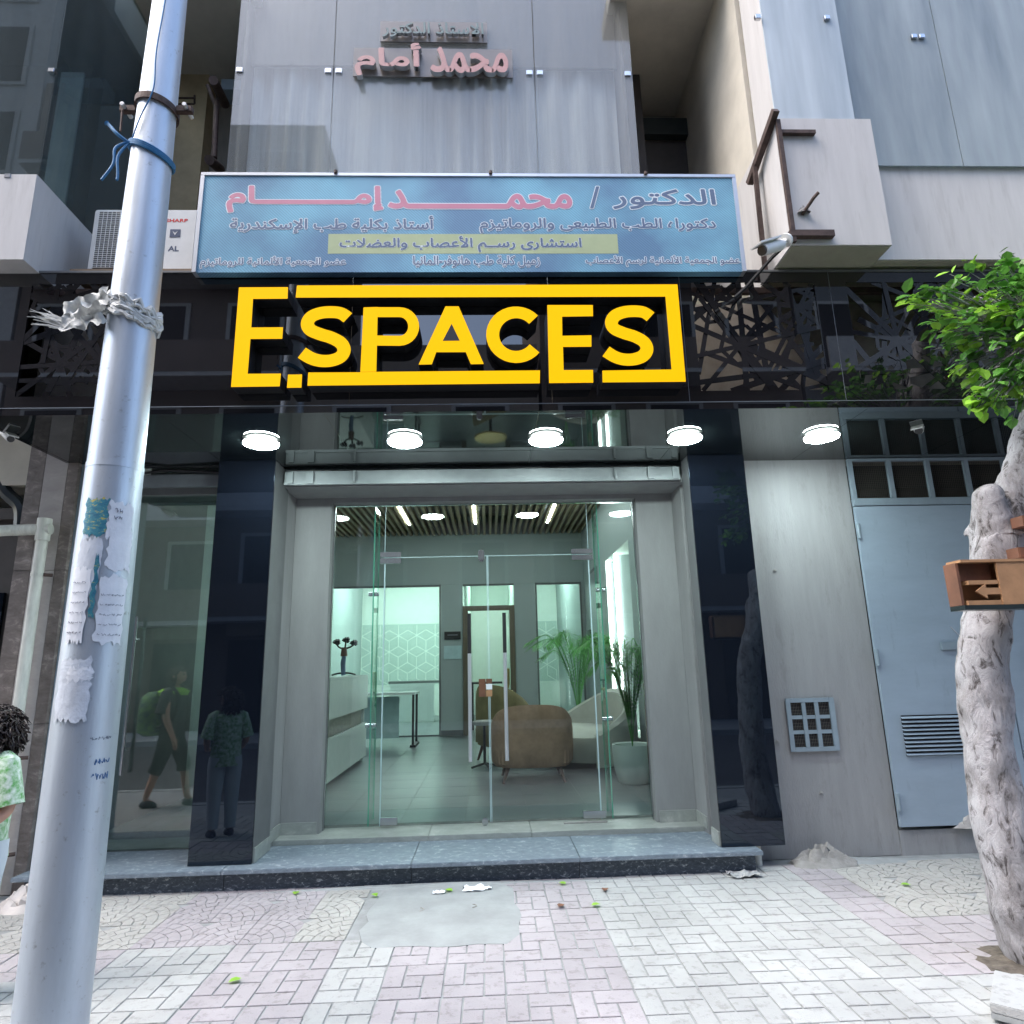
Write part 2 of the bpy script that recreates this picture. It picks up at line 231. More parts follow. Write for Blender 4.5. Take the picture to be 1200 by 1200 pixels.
# ------------------------------------------------------------------ helpers
WL = {}
def wloc(o): return WL.get(o.name, Vector((0, 0, 0))) if o else Vector((0, 0, 0))
def tag(o, label=None, cat=None, group=None, kind=None):
    if label: o['label'] = label
    if cat: o['category'] = cat
    if group: o['group'] = group
    if kind: o['kind'] = kind
    return o
def thing(name, loc, label, cat, group=None):
    o = bpy.data.objects.new(name, None); C.objects.link(o); o.location = loc; o.empty_display_size = .1
    WL[o.name] = Vector(loc); return tag(o, label, cat, group)
class MB:
    def __init__(s): s.v = []; s.f = []
    def add(s, v, f):
        k = len(s.v); s.v += [Vector(p) for p in v]; s.f += [tuple(i+k for i in q) for q in f]; return s
    def box(s, x0, x1, y0, y1, z0, z1, mt=None):
        v = [Vector(p) for p in ((x0, y0, z0), (x1, y0, z0), (x1, y1, z0), (x0, y1, z0), (x0, y0, z1), (x1, y0, z1), (x1, y1, z1), (x0, y1, z1))]
        if mt: v = [mt @ p for p in v]
        return s.add(v, [(0, 3, 2, 1), (4, 5, 6, 7), (0, 1, 5, 4), (1, 2, 6, 5), (2, 3, 7, 6), (3, 0, 4, 7)])
    def tube(s, pts, r, n=10, caps=True):
        pts = [Vector(p) for p in pts]; rr = r if isinstance(r, (list, tuple)) else [r]*len(pts); k = len(s.v); ref = None
        for i, p in enumerate(pts):
            d = (pts[min(i+1, len(pts)-1)]-pts[max(i-1, 0)]).normalized()
            if ref is None: ref = d.orthogonal().normalized()
            ref = (ref-d*ref.dot(d)).normalized(); b = d.cross(ref)
            for j in range(n): a = 2*PI*j/n; s.v.append(p+(ref*math.cos(a)+b*math.sin(a))*rr[i])
        for i in range(len(pts)-1):
            for j in range(n): s.f.append((k+i*n+j, k+i*n+(j+1) % n, k+(i+1)*n+(j+1) % n, k+(i+1)*n+j))
        if caps: s.f.append(tuple(k+j for j in range(n))[::-1]); s.f.append(tuple(k+(len(pts)-1)*n+j for j in range(n)))
        return s
    def lathe(s, prof, c, n=24, axis='Z'):
        k = len(s.v); c = Vector(c)
        for r, z in prof:
            for j in range(n): a = 2*PI*j/n; s.v.append(c+Vector((r*math.cos(a), r*math.sin(a), z)))
        for i in range(len(prof)-1):
            for j in range(n): s.f.append((k+i*n+j, k+i*n+(j+1) % n, k+(i+1)*n+(j+1) % n, k+(i+1)*n+j))
        s.f.append(tuple(k+j for j in range(n))[::-1]); s.f.append(tuple(k+(len(prof)-1)*n+j for j in range(n)))
        return s
    def poly(s, pts, y0, y1):      # polygon in XZ (x,z) extruded in Y
        n = len(pts); v = [(p[0], y0, p[1]) for p in pts]+[(p[0], y1, p[1]) for p in pts]
        a = sum(pts[i][0]*pts[(i+1) % n][1]-pts[(i+1) % n][0]*pts[i][1] for i in range(n))
        f = [tuple(range(n)), tuple(range(2*n-1, n-1, -1))]+[(i, i+n, (i+1) % n+n, (i+1) % n) for i in range(n)]
        if a < 0: f = [q[::-1] for q in f]
        return s.add(v, f)
    def strip(s, pts, wd, y0, y1):  # thick ribbon with square ends along (x,z) points
        L_, R2 = [], []
        for i, p in enumerate(pts):
            a = pts[max(i-1, 0)]; b = pts[min(i+1, len(pts)-1)]; dx, dz = b[0]-a[0], b[1]-a[1]; l = math.hypot(dx, dz) or 1
            nx, nz = -dz/l*wd/2, dx/l*wd/2; L_.append((p[0]+nx, p[1]+nz)); R2.append((p[0]-nx, p[1]-nz))
        n = len(pts); v = []
        for y in (y0, y1): v += [(p[0], y, p[1]) for p in L_]+[(p[0], y, p[1]) for p in R2]
        f = []
        for i in range(n-1):
            f += [(i, i+1, n+i+1, n+i), (2*n+i, 3*n+i, 3*n+i+1, 2*n+i+1), (i, 2*n+i, 2*n+i+1, i+1), (n+i, n+i+1, 3*n+i+1, 3*n+i)]
        f += [(0, n, 3*n, 2*n), (n-1, 3*n-1, 4*n-1, 2*n-1)]
        return s.add(v, f)
    def build(s, name, mt, parent=None, smooth=False, bevel=0, label=None, cat=None, group=None, kind=None, origin=None):
        me = bpy.data.meshes.new(name); off = wloc(parent)
        if parent is None and origin is not None: off = Vector(origin)
        me.from_pydata([tuple(p-off) for p in s.v], [], s.f); me.materials.append(M[mt] if isinstance(mt, str) else mt)
        if smooth:
            me.polygons.foreach_set('use_smooth', [True]*len(me.polygons)); me.set_sharp_from_angle(angle=math.radians(40))
        o = bpy.data.objects.new(name, me); C.objects.link(o)
        if parent: o.parent = parent; WL[o.name] = Vector(off)
        else: o.location = off; WL[o.name] = Vector(off)
        if bevel:
            bm = bmesh.new(); bm.from_mesh(me); bmesh.ops.recalc_face_normals(bm, faces=bm.faces)
            bmesh.ops.bevel(bm, geom=[e for e in bm.edges if len(e.link_faces) == 2 and e.calc_face_angle(0) > .5], offset=bevel, segments=2, affect='EDGES', clamp_overlap=True); bm.to_mesh(me); bm.free()
        return tag(o, label, cat, group, kind)
def bx(name, x0, x1, y0, y1, z0, z1, mt, parent=None, bevel=0, **k):
    return MB().box(x0, x1, y0, y1, z0, z1).build(name, mt, parent, bevel=bevel, **k)
def fixnormals(o):
    bm = bmesh.new(); bm.from_mesh(o.data); bmesh.ops.recalc_face_normals(bm, faces=bm.faces); bm.to_mesh(o.data); bm.free(); return o
def catmull(P, k=6, closed=False):
    out = []; n = len(P); P = [Vector(p) for p in P]
    for i in range(n-1):
        a, b, c, d = P[max(i-1, 0)], P[i], P[i+1], P[min(i+2, n-1)]
        for j in range(k):
            t = j/k; out.append(.5*((2*b)+(c-a)*t+(2*a-5*b+4*c-d)*t*t+(3*b-a-3*c+d)*t**3))
    out.append(P[-1]); return out
def sidekick(o, mt):
    """second material for faces that do not look towards the street"""
    o.data.materials.append(M[mt])
    ymin = min(v.co.y for v in o.data.vertices)
    for p in o.data.polygons:
        if max(o.data.vertices[i].co.y for i in p.vertices)-ymin > .0065: p.material_index = 1
    return o

# Arabic shaping into presentation forms
AR = {'ا': (0xFE8D, 2), 'أ': (0xFE83, 2), 'إ': (0xFE87, 2), 'ب': (0xFE8F, 4), 'ة': (0xFE93, 2), 'ت': (0xFE95, 4), 'ث': (0xFE99, 4), 'ج': (0xFE9D, 4), 'ح': (0xFEA1, 4), 'خ': (0xFEA5, 4), 'د': (0xFEA9, 2), 'ذ': (0xFEAB, 2), 'ر': (0xFEAD, 2), 'ز': (0xFEAF, 2), 'س': (0xFEB1, 4), 'ش': (0xFEB5, 4), 'ص': (0xFEB9, 4), 'ض': (0xFEBD, 4), 'ط': (0xFEC1, 4), 'ع': (0xFEC9, 4), 'ف': (0xFED1, 4), 'ق': (0xFED5, 4), 'ك': (0xFED9, 4), 'ل': (0xFEDD, 4), 'م': (0xFEE1, 4), 'ن': (0xFEE5, 4), 'ه': (0xFEE9, 4), 'و': (0xFEED, 2), 'ى': (0xFEEF, 2), 'ي': (0xFEF1, 4), '\u0640': (0x640, 9)}
LIG = {'ا': 0xFEFB, 'أ': 0xFEF7, 'إ': 0xFEF9}
def shape(t):
    out = []; i = 0; prev = False
    while i < len(t):
        c = t[i]
        if c not in AR: out.append(c); prev = False; i += 1; continue
        if c == 'ه' and not prev and not (i+1 < len(t) and t[i+1] in AR): out.append('\u0647'); i += 1; continue
        if c == 'ل' and i+1 < len(t) and t[i+1] in LIG:
            out.append(chr(LIG[t[i+1]]+(1 if prev else 0))); prev = False; i += 2; continue
        base, k = AR[c]; nxt = t[i+1] if i+1 < len(t) else ''
        nj = nxt in AR
        if k == 9: out.append(chr(base)); prev = True
        elif k == 2: out.append(chr(base+(1 if prev else 0))); prev = False
        else:
            f = (3 if nj else 1) if prev else (2 if nj else 0)
            out.append(chr(base+f)); prev = nj
        i += 1
    return ''.join(reversed(out))
def text_mb(s, x0, x1, z0, z1, y, thick=.0, bold=0.0, shrink=None, rtl=True):
    """lettering fitted into a rectangle of the XZ plane; weight is built from shifted copies, each a hair nearer the street"""
    cu = bpy.data.curves.new('lettering', 'FONT'); cu.body = shape(s) if rtl else s; cu.size = 1; cu.resolution_u = 3
    ob = bpy.data.objects.new('lettering', cu); C.objects.link(ob)
    dg = bpy.context.evaluated_depsgraph_get(); me = bpy.data.meshes.new_from_object(ob.evaluated_get(dg))
    bm = bmesh.new(); bm.from_mesh(me); bmesh.ops.remove_doubles(bm, verts=bm.verts, dist=1e-5)
    xs = [v.co.x for v in bm.verts]; ys = [v.co.y for v in bm.verts]
    a, b_, c, d = min(xs), max(xs), min(ys), max(ys); sh = bold if shrink is None else shrink
    for v in bm.verts: v.tag = False
    isl = 0; depth = {}
    for v in list(bm.verts):
        if v.tag: continue
        st = [v]; v.tag = True
        while st:
            q = st.pop(); depth[q] = (isl % 5)*1.4e-4
            for e_ in q.link_edges:
                o_ = e_.other_vert(q)
                if not o_.tag: o_.tag = True; st.append(o_)
        isl += 1
    for v in bm.verts:
        dz = depth[v]; v.co = Vector((x0+sh+(v.co.x-a)/(b_-a)*(x1-x0-2*sh), y-dz, z0+sh+(v.co.y-c)/(d-c)*(z1-z0-2*sh)))
    if thick:
        r = bmesh.ops.extrude_face_region(bm, geom=list(bm.faces))
        for g_ in r['geom']:
            if isinstance(g_, bmesh.types.BMVert): g_.co.y -= thick
    bmesh.ops.recalc_face_normals(bm, faces=bm.faces)
    bm.verts.index_update(); mb = MB(); V0 = [v.co.copy() for v in bm.verts]; F0 = [tuple(v.index for v in f.verts) for f in bm.faces]
    offs = [(0, 0)]+([(bold*math.cos(k*PI/3), bold*math.sin(k*PI/3)) for k in range(6)] if bold else [])
    for i, (ox, oz) in enumerate(offs): mb.add([p+Vector((ox, -i*7e-4, oz)) for p in V0], F0)
    bm.free(); bpy.data.objects.remove(ob); bpy.data.curves.remove(cu); bpy.data.meshes.remove(me)
    return mb
def print_mb(s, x0, x1, z0, z1, y, bold, rtl=True, res=.0016, shrink=0):
    """flat print: lettering turned into one sheet of small rectangles, thickened by `bold`"""
    mb0 = text_mb(s, x0+shrink, x1-shrink, z0+shrink, z1-shrink, y, 0, 0, 0, rtl)
    pad = bold+res*2; W_ = int((x1-x0+2*pad)/res)+2; H_ = int((z1-z0+2*pad)/res)+2; g_ = np.zeros((H_, W_), bool)
    P_ = np.array([[(v.x-x0+pad)/res, (v.z-z0+pad)/res] for v in mb0.v])
    for f in mb0.f:
        for t in range(1, len(f)-1):
            a, b_, c = P_[f[0]], P_[f[t]], P_[f[t+1]]
            lo = np.floor(np.minimum(np.minimum(a, b_), c)).astype(int); hi = np.ceil(np.maximum(np.maximum(a, b_), c)).astype(int)+1
            xx, zz = np.meshgrid(np.arange(lo[0], hi[0])+.5, np.arange(lo[1], hi[1])+.5)
            def sg(p, q): return (xx-q[0])*(p[1]-q[1])-(p[0]-q[0])*(zz-q[1])
            d1, d2, d3 = sg(a, b_), sg(b_, c), sg(c, a); ins = ((d1 >= 0) & (d2 >= 0) & (d3 >= 0)) | ((d1 <= 0) & (d2 <= 0) & (d3 <= 0))
            g_[lo[1]:hi[1], lo[0]:hi[0]] |= ins[:max(0, H_-lo[1]), :max(0, W_-lo[0])]
    n = int(round(bold/res)); out = g_.copy()
    for dx in range(-n, n+1):
        for dz in range(-n, n+1):
            if dx*dx+dz*dz <= n*n+.5: out |= np.roll(np.roll(g_, dx, 1), dz, 0)
    mb = MB(); open_ = {}
    for j in range(H_+1):
        runs = set()
        if j < H_:
            row = np.flatnonzero(np.diff(np.concatenate(([0], out[j].astype(np.int8), [0])))); runs = set(zip(row[::2].tolist(), row[1::2].tolist()))
        for k in list(open_):
            if k not in runs:
                j0 = open_.pop(k); xa, xb = x0-pad+k[0]*res, x0-pad+k[1]*res; za_, zb_ = z0-pad+j0*res, z0-pad+j*res
                i0 = len(mb.v); mb.v += [Vector((xa, y, za_)), Vector((xb, y, za_)), Vector((xb, y, zb_)), Vector((xa, y, zb_))]; mb.f.append((i0, i0+1, i0+2, i0+3))
        for k in runs: open_.setdefault(k, j)
    return mb
def on_plane(rect, Y):      # four pixel measures -> x0,x1,z0,z1 on the plane Y
    a = survey(rect[0], rect[1], Y); b_ = survey(rect[2], rect[3], Y); return a.x, b_.x, b_.z, a.z

# ================================================================== GROUND
pave = MB().box(-14, 14, 2.3, 15.2, -.16, -.0065).build('pavement', 'mortar', kind='structure')
kerb = MB()
bx('kerb', -14, 14, 2.12, 2.296, -.2, .0, 'cement', bevel=.01, kind='structure')
MB().add([(-60, -60, -.15), (60, -60, -.15), (60, 60, -.15), (-60, 60, -.15)], [(0, 1, 2, 3)]).build('ground', 'asphalt', kind='structure')
MB().box(-30, 30, -5.2, 2.11, -.149, -.146).build('road', 'asphalt', kind='structure')
MB().box(-30, 30, -8, -5.2, -.16, -.02).build('far_pavement', 'cement', kind='structure')
TX, TY = .325, .39
def cell(mb, quad, h, inset=.004, ch=.004):
    c = sum((Vector(q) for q in quad), Vector((0, 0)))/len(quad)
    lo = [Vector(q)+(c-Vector(q)).normalized()*inset for q in quad]; hi = [Vector(q)+(c-Vector(q)).normalized()*(inset+ch) for q in quad]; n = len(quad)
    v = [(p.x, p.y, -.013) for p in lo]+[(p.x, p.y, h-.002) for p in lo]+[(p.x, p.y, h) for p in hi]
    f = [(i, (i+1) % n, n+(i+1) % n, n+i) for i in range(n)]+[(n+i, n+(i+1) % n, 2*n+(i+1) % n, 2*n+i) for i in range(n)]+[tuple(range(2*n, 3*n))]
    mb.add(v, f)
def pinwheel():
    mb = MB(); u, w_ = TX/3, TY/3
    for (a, b_, c, d) in ((0, 1, 1, 3), (1, 3, 2, 3), (2, 3, 0, 2), (0, 2, 0, 1), (1, 2, 1, 2)):
        cell(mb, [(a*u, c*w_), (b_*u, c*w_), (b_*u, d*w_), (a*u, d*w_)], R_.uniform(-.001, .001), .0085, .004)
    return mb
def fan(flip):
    mb = MB(); n = 6; rs = [k*TX*1.28/n for k in range(n+1)]
    for k in range(n):
        m_ = max(2, k+2)
        for j in range(m_):
            a0, a1 = PI/2*j/m_, PI/2*(j+1)/m_
            q = [(rs[k]*math.cos(a), rs[k]*math.sin(a)*TY/TX) for a in (a0, a1)]+[(rs[k+1]*math.cos(a), rs[k+1]*math.sin(a)*TY/TX) for a in (a1, a0)]
            q = [(min(p[0], TX), min(p[1], TY)) for p in q]
            if k == 0: q = q[1:]
            ar = abs(sum(q[i][0]*q[(i+1) % len(q)][1]-q[(i+1) % len(q)][0]*q[i][1] for i in range(len(q))))/2
            if ar < 5e-4: continue
            if flip: q = [(TX-p[0], p[1]) for p in q]
            q2 = q if sum(q[i][0]*q[(i+1) % len(q)][1]-q[(i+1) % len(q)][0]*q[i][1] for i in range(len(q))) > 0 else q[::-1]
            cell(mb, q2, R_.uniform(-.0012, .0008), .003, .002)
    return mb
TM = {}
for nm, mbf in (('pin', pinwheel), ('fanA', lambda: fan(False)), ('fanB', lambda: fan(True))):
    for col in ('white', 'pink', 'cream'):
        mb = mbf(); me = bpy.data.meshes.new('paver_'+nm); me.from_pydata([tuple(v) for v in mb.v], [], mb.f); me.materials.append(M['tile_'+col]); TM[nm, col] = me
for i in range(-11, 16):
    for j in range(0, 7):
        x = .06+TX*i; y = 3.02+TY*j; yc = y+TY/2; xc = x+TX/2
        if -.80 < xc < .14 and y > 4.4: continue
        if xc > 2.2 and xc < 3.2 and y < 3.5+.3*(xc-2.2) and y < 3.78 and y > 3.3: pass
        far = y > 4.5
        kind = 'pin'
        if far and xc < -.8: kind = 'fanA' if (i+j) % 2 else 'fanB'; col = 'pink' if -2.3 < xc < -1.3 else 'cream'
        elif far and xc > 2.75: kind = 'fanA' if (i+j) % 2 else 'fanB'; col = 'cream'
        elif xc < -2.2: col = 'pink' if y > 4.1 else 'white'
        elif xc < -1.55: col = 'white'
        elif xc < -.95: col = 'pink'
        elif xc < -.6: col = 'white'
        elif xc < .72: col = 'pink'
        elif xc < 1.35: col = 'white' if (y > 3.3) else 'pink'
        elif xc < 2.3: col = 'white'
        else: col = 'pink' if y > 3.75 else 'white'
        o = bpy.data.objects.new('paving_tile', TM[kind, col]); C.objects.link(o); o.parent = pave
        o.location = (x, y, R_.uniform(-.0015, .0015)); o.rotation_euler = (R_.uniform(-.003, .003), R_.uniform(-.003, .003), 0)
# cement patches
mb = MB(); pts = []
for k in range(28):
    a = 2*PI*k/28; c, s_ = math.cos(a), math.sin(a); q = 1/max(abs(c), abs(s_)); pts.append((-.33+.50*c*q*R_.uniform(.94, 1.05), 4.99+.56*s_*q*R_.uniform(.96, 1.03)))
mb.add([(p[0], p[1], -.012) for p in pts]+[(p[0], p[1], .001) for p in pts], [tuple(range(28, 56))]+[(i, (i+1) % 28, 28+(i+1) % 28, 28+i) for i in range(28)])
mb.build('cement_patch', 'cement', pave)
for (hx, hy) in ((-.50, 5.05), (-.14, 5.08)):
    MB().tube([(hx+.028*math.cos(a), hy+.03*math.sin(a), .002) for a in [k*PI/6-1.6 for k in range(7)]], .004, 5).build('lifting_hook', 'cement_dark', pave)
# rough cement fillet along the step and wall, dirt round the tree
def lump(cx, cy, rx, ry, h, n=18, m_=6, seed=0, z=-.01):
    mb = MB(); k0 = 0
    for i in range(m_+1):
        t = i/m_
        for j in range(n):
            a = 2*PI*j/n; nn = noise.noise(Vector((cx*3+math.cos(a)*2.0, cy*3+math.sin(a)*2.0, t*3+seed)))
            rr = (1-t)*(1+.35*nn); mb.v.append(Vector((cx+rx*rr*math.cos(a), cy+ry*rr*math.sin(a), z+h*(1-(1-t)**1.6)*(1+.9*noise.noise(Vector((cx+math.cos(a)*2*(1-t)*3, cy+math.sin(a)*6*(1-t), seed+5)))))))
    for i in range(m_):
        for j in range(n): mb.f.append((i*n+j, i*n+(j+1) % n, (i+1)*n+(j+1) % n, (i+1)*n+j))
    return mb
lump(2.68, 5.74, .28, .14, .13, 26, 9, 3).build('cement_pile', 'cement_dark', smooth=True, origin=(2.7, 5.76, 0), label='rough hardened cement heap against the foot of the gray wall', cat='rubble')
lump(-3.35, 5.45, .28, .20, .13, 26, 9, 8).build('cement_spill', 'beige_marble', smooth=True, origin=(-3.35, 5.45, 0), label='pale plaster spill heaped at the left end of the marble step', cat='rubble')
lump(2.95, 3.90, .42, .32, .03, 22, 6, 2).build('soil', 'soil', kind='stuff', label='bare soil round the tree foot')
lump(3.0, 5.78, .55, .12, .03, 26, 5, 4).build('mortar_fillet', 'cement', pave, smooth=True)
lump(-.3, 5.56, 1.9, .05, .02, 60, 4, 14).build('mortar_fillet', 'cement', pave, smooth=True)

# ================================================================== STEP
st = thing('marble_step', (-.7, 5.7, 0), 'long dark blue marble step under the black shop front', 'step')
xs = [-3.60, -2.05, -.62, .68, 2.12]
for i in range(4):
    xa, xb = xs[i]+.002, xs[i+1]-.002
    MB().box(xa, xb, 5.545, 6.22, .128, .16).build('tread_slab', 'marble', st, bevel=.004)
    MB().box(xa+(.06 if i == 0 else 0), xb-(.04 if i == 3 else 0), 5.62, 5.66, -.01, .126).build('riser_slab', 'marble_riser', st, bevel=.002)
MB().box(-3.52, 2.07, 5.662, 6.2, -.01, .126).build('core', 'cement', st)
th = thing('threshold_slab', (0, 6.4, .16), 'pale grey stone threshold under the glass doors', 'threshold')
for a, b_ in ((-1.9, -.55), (-.547, .35), (.353, 1.9)):
    MB().box(a, b_, 6.222, 6.64, .15, .20).build('slab', 'threshold', th, bevel=.004)

# ================================================================== MAIN BUILDING
bd = thing('apartment_building', (0, 6, 0), 'grey and beige apartment building whose ground floor holds the shop', 'building')
bd['kind'] = 'structure'
def B(name, *a, **k): return bx(name, *a[:6], a[6], bd, **k)
B('wall', 1.90, 3.42, 5.9, 6.1, 0, 4.58, 'gray_wall', label='streaky gray plaster wall beside the shop')
B('wall_base', 3.422, 6.2, 5.895, 6.1, -.01, .19, 'gray_wall')
B('wall_above_door', 3.422, 6.2, 5.9, 6.1, 3.449, 4.58, 'recess_wall')
B('jamb', 5.72, 6.2, 5.9, 6.1, .19, 3.447, 'gray_wall')
B('dark_room_wall', 3.43, 6.1, 7.2, 7.3, 0, 3.6, 'brownish')
B('dark_room_ceiling', 3.43, 6.1, 6.1, 7.2, 3.5, 3.55, 'dark')
# recess walls of the upper floor
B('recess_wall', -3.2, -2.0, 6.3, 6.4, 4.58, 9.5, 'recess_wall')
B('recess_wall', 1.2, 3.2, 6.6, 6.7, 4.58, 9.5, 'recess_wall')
B('cream_pier', -3.32, -2.98, 6.1, 6.29, 4.6, 8.6, 'yellow_cream')
B('recess_ceiling', -3.38, -2.15, 5.20, 6.29, 8.05, 8.2, 'cream')
B('recess_ceiling', 1.30, 2.74, 4.75, 6.59, 8.02, 8.2, 'cream')
B('ceiling_edge', -2.75, -2.15, 5.9, 6.1, 7.65, 7.78, 'blue_frame')
B('dark_opening', 1.62, 1.78, 6.0, 6.6, 4.6, 8.0, 'dark_brown'); B('dark_shaft', 1.78, 2.5, 6.3, 6.59, 4.6, 7.4, 'dark_brown')
B('duct_band', 1.80, 2.55, 6.2, 6.29, 7.4, 7.62, 'dark_teal')
B('slab', -3.6, 6.2, 5.11, 8.0, 4.60, 4.72, 'underside'); B('added_cavity_wall', -3.6, 6.2, 5.05, 5.10, 3.47, 4.6, 'cavity')  # tan wall added close behind the lattice to lighten the dark cavity
# central bay: frame, curtain behind, frosted glass, clamps
BY = 5.18
bay = thing('glass_bay', (-.4, BY, 4.7), 'dusty glass window bay of the clinic with curtains behind, above the blue signboard', 'window bay')
bx('back_wall', -2.26, 1.40, 6.1, 6.2, 4.7, 9.4, 'dark_brown', bay); bx('ceiling', -2.26, 1.40, 5.3, 6.1, 8.6, 8.7, 'dark_brown', bay)
for a in (-2.265, 1.385): bx('side_wall', a, a+.03, 5.26, 6.1, 4.7, 8.8, 'recess_wall', bay)
mb = MB(); nx = 260; cz = [4.75, 5.6, 6.6, 7.9, 8.5]
for z in cz:
    for i in range(nx+1):
        x = -2.22+3.58*i/nx; mb.v.append(Vector((x, 5.44+.060*(.55+.45*math.sin(x*2.3+1))*math.sin(x*31+2.6*math.sin(x*3.7))+.03*math.sin(x*11+2*math.sin(x*4.1)+z*.2), z)))
for k in range(len(cz)-1):
    for i in range(nx): q = k*(nx+1)+i; mb.f.append((q, q+1, q+nx+2, q+nx+1))
mb.build('curtain', 'curtain', bay, smooth=True)
gx = [-2.30, -1.38, .525, 1.47]
for i in range(3):
    p = bx('glass_pane', gx[i]+.004, gx[i+1]-.004, BY, BY+.012, 4.7, 9.5, 'frost', bay)
for x in (-2.255, -1.43, -1.33, .475, .575, 1.42):
    for z in (7.13, 5.1):
        MB().box(x-.03, x+.03, BY-.014, BY+.03, z-.028, z+.028).build('clamp', 'chrome', bay, bevel=.005)
bx('brown_top_board', -2.22, 1.36, 5.33, 5.36, 7.36, 8.6, 'wood_dark', bay)  # brown board added behind the glass to make the bay top darker
# 3-D clinic letters on plaques
q = on_plane((417, 54, 598, 96), BY-.03)
lt = thing('clinic_lettering', (-.4, BY-.03, 7.1), 'raised salmon and teal arabic letters mounted on the dusty glass bay', 'sign')
pl = survey(415, 57, BY-.02); pr2 = survey(601, 92, BY-.02); a = survey(446, 28, BY-.02); b_ = survey(571, 51, BY-.02)
bx('plaque', pl.x, pr2.x, BY-.03, BY-.018, pr2.z, pl.z, 'plaque', lt); bx('plaque', a.x, b_.x, BY-.03, BY-.018, b_.z, a.z+.02, 'plaque', lt)
def letter_line(s, rect, Y, front, side, name, parent, thick, off, **k):
    x0, x1, z0, z1 = on_plane(rect, Y)
    return sidekick(text_mb(s, x0, x1, z0, z1, Y, thick, off).build(name, front, parent), side)
letter_line('محمد', (505, 60, 596, 92), BY-.045, 'salmon', 'alu', 'salmon_letters', lt, .05, .011)
letter_line('أمام', (418, 55, 494, 95), BY-.045, 'salmon', 'alu', 'salmon_letters', lt, .05, .011)
letter_line('الاستاذ الدكتور', (449, 29, 567, 48), BY-.045, 'teal_print', 'alu', 'teal_letters', lt, .03, .004)

# right block A (front Y 4.3) and B (front Y 4.5)
B('parapet', 2.32, 3.10, 4.30, 6.58, 4.65, 5.785, 'beige_paint', label='pale beige corner parapet box right of the signboard')
B('parapet', 3.102, 9.0, 4.50, 6.0, 4.66, 5.78, 'beige_paint', label='long pale beige parapet at the upper right')
B('parapet_underside', 2.33, 3.09, 4.31, 6.5, 4.64, 4.649, 'underside'); B('parapet_underside', 3.104, 9.0, 4.51, 5.9, 4.65, 4.659, 'underside')
B('upper_wall', 2.78, 9, 4.72, 4.9, 5.786, 9.6, 'gray_wall')
B('side_wall', 2.34, 2.42, 4.75, 6.58, 5.786, 9.6, 'cream')
cl = thing('glass_cladding', (3.2, 4.3, 5.8), 'dusty pale blue glass sheets clad over the upper right corner', 'cladding')
def quad_slab(name, p, q_, t, mtn, parent):
    n_ = (q_[1]-q_[0]).cross(q_[3]-q_[0]).normalized()*t; v = list(q_)+[a+n_ for a in q_]
    return fixnormals(MB().add(v, [(0, 1, 2, 3), (7, 6, 5, 4), (0, 4, 5, 1), (1, 5, 6, 2), (2, 6, 7, 3), (3, 7, 4, 0)]).build(name, mtn, parent))
bx('glass_sheet', 2.34, 2.98, 4.31, 4.322, 5.79, 9.6, 'clad_light', cl, label='pale narrow glass sheet over the corner')
bx('glass_sheet', 2.986, 3.93, 4.47, 4.482, 5.50, 9.6, 'clad', cl); bx('glass_sheet', 3.938, 6.2, 4.47, 4.482, 5.50, 9.6, 'clad', cl)
bx('backing', 2.36, 2.96, 4.36, 4.7, 5.80, 9.6, 'beige_paint', cl)
for px, py, Y in ((888, 20, 4.30), (969, 21, 4.30), (1071, 43, 4.46), (1080, 43, 4.46), (1178, 250, 4.0)):
    if Y == 4.0: continue
    p = survey(px, py, Y); MB().box(p.x-.024, p.x+.024, Y-.012, Y+.02, p.z-.022, p.z+.022).build('clamp', 'chrome', cl, bevel=.004)
# grey cladding face of block side (leading into recess)
# left block
B('parapet', -9, -3.36, 4.40, 6.09, 4.60, 5.325, 'beige_paint', label='pale beige parapet at the upper left')
B('upper_wall_left', -9, -3.9, 5.6, 5.8, 5.33, 10.2, 'dark_teal')
B('room_ceiling_left', -9, -3.42, 4.5, 6.08, 7.6, 7.7, 'dark_teal')
B('room_panel_left', -3.75, -3.55, 5.0, 5.02, 5.34, 6.9, 'opp_white')
gl = thing('glass_balustrade', (-3.5, 4.4, 5.33), 'tinted glass corner enclosure above the left beige parapet', 'glazing')
M['tinted'] = glass('tinted_glass', (.66, .74, .75), ior=1.5, gain=1.3, dust=.10, dustcol=(.4, .45, .45), stretch=(4, 4, .6))
bx('glass_pane', -9, -3.37, 4.42, 4.432, 5.328, 10, 'tinted', gl); bx('glass_pane', -3.368, -3.356, 4.42, 6.05, 5.328, 10, 'tinted', gl)
for px, py in ((60, 82), (9, 206)):
    p = survey(px, py, 4.4); MB().box(p.x-.025, p.x+.025, 4.395, 4.44, p.z-.02, p.z+.02).build('clamp', 'chrome', gl, bevel=.004)
# upper mass to close the top and side buildings
B('upper_mass', -9, 9, 6.8, 14, 4.8, 13, 'opp_c')
B('left_mass', -14, -4.7, 6.3, 14, 0, 10, 'cream'); B('right_mass', 6.2, 14, 5.9, 14, 0, 10, 'beige_paint')

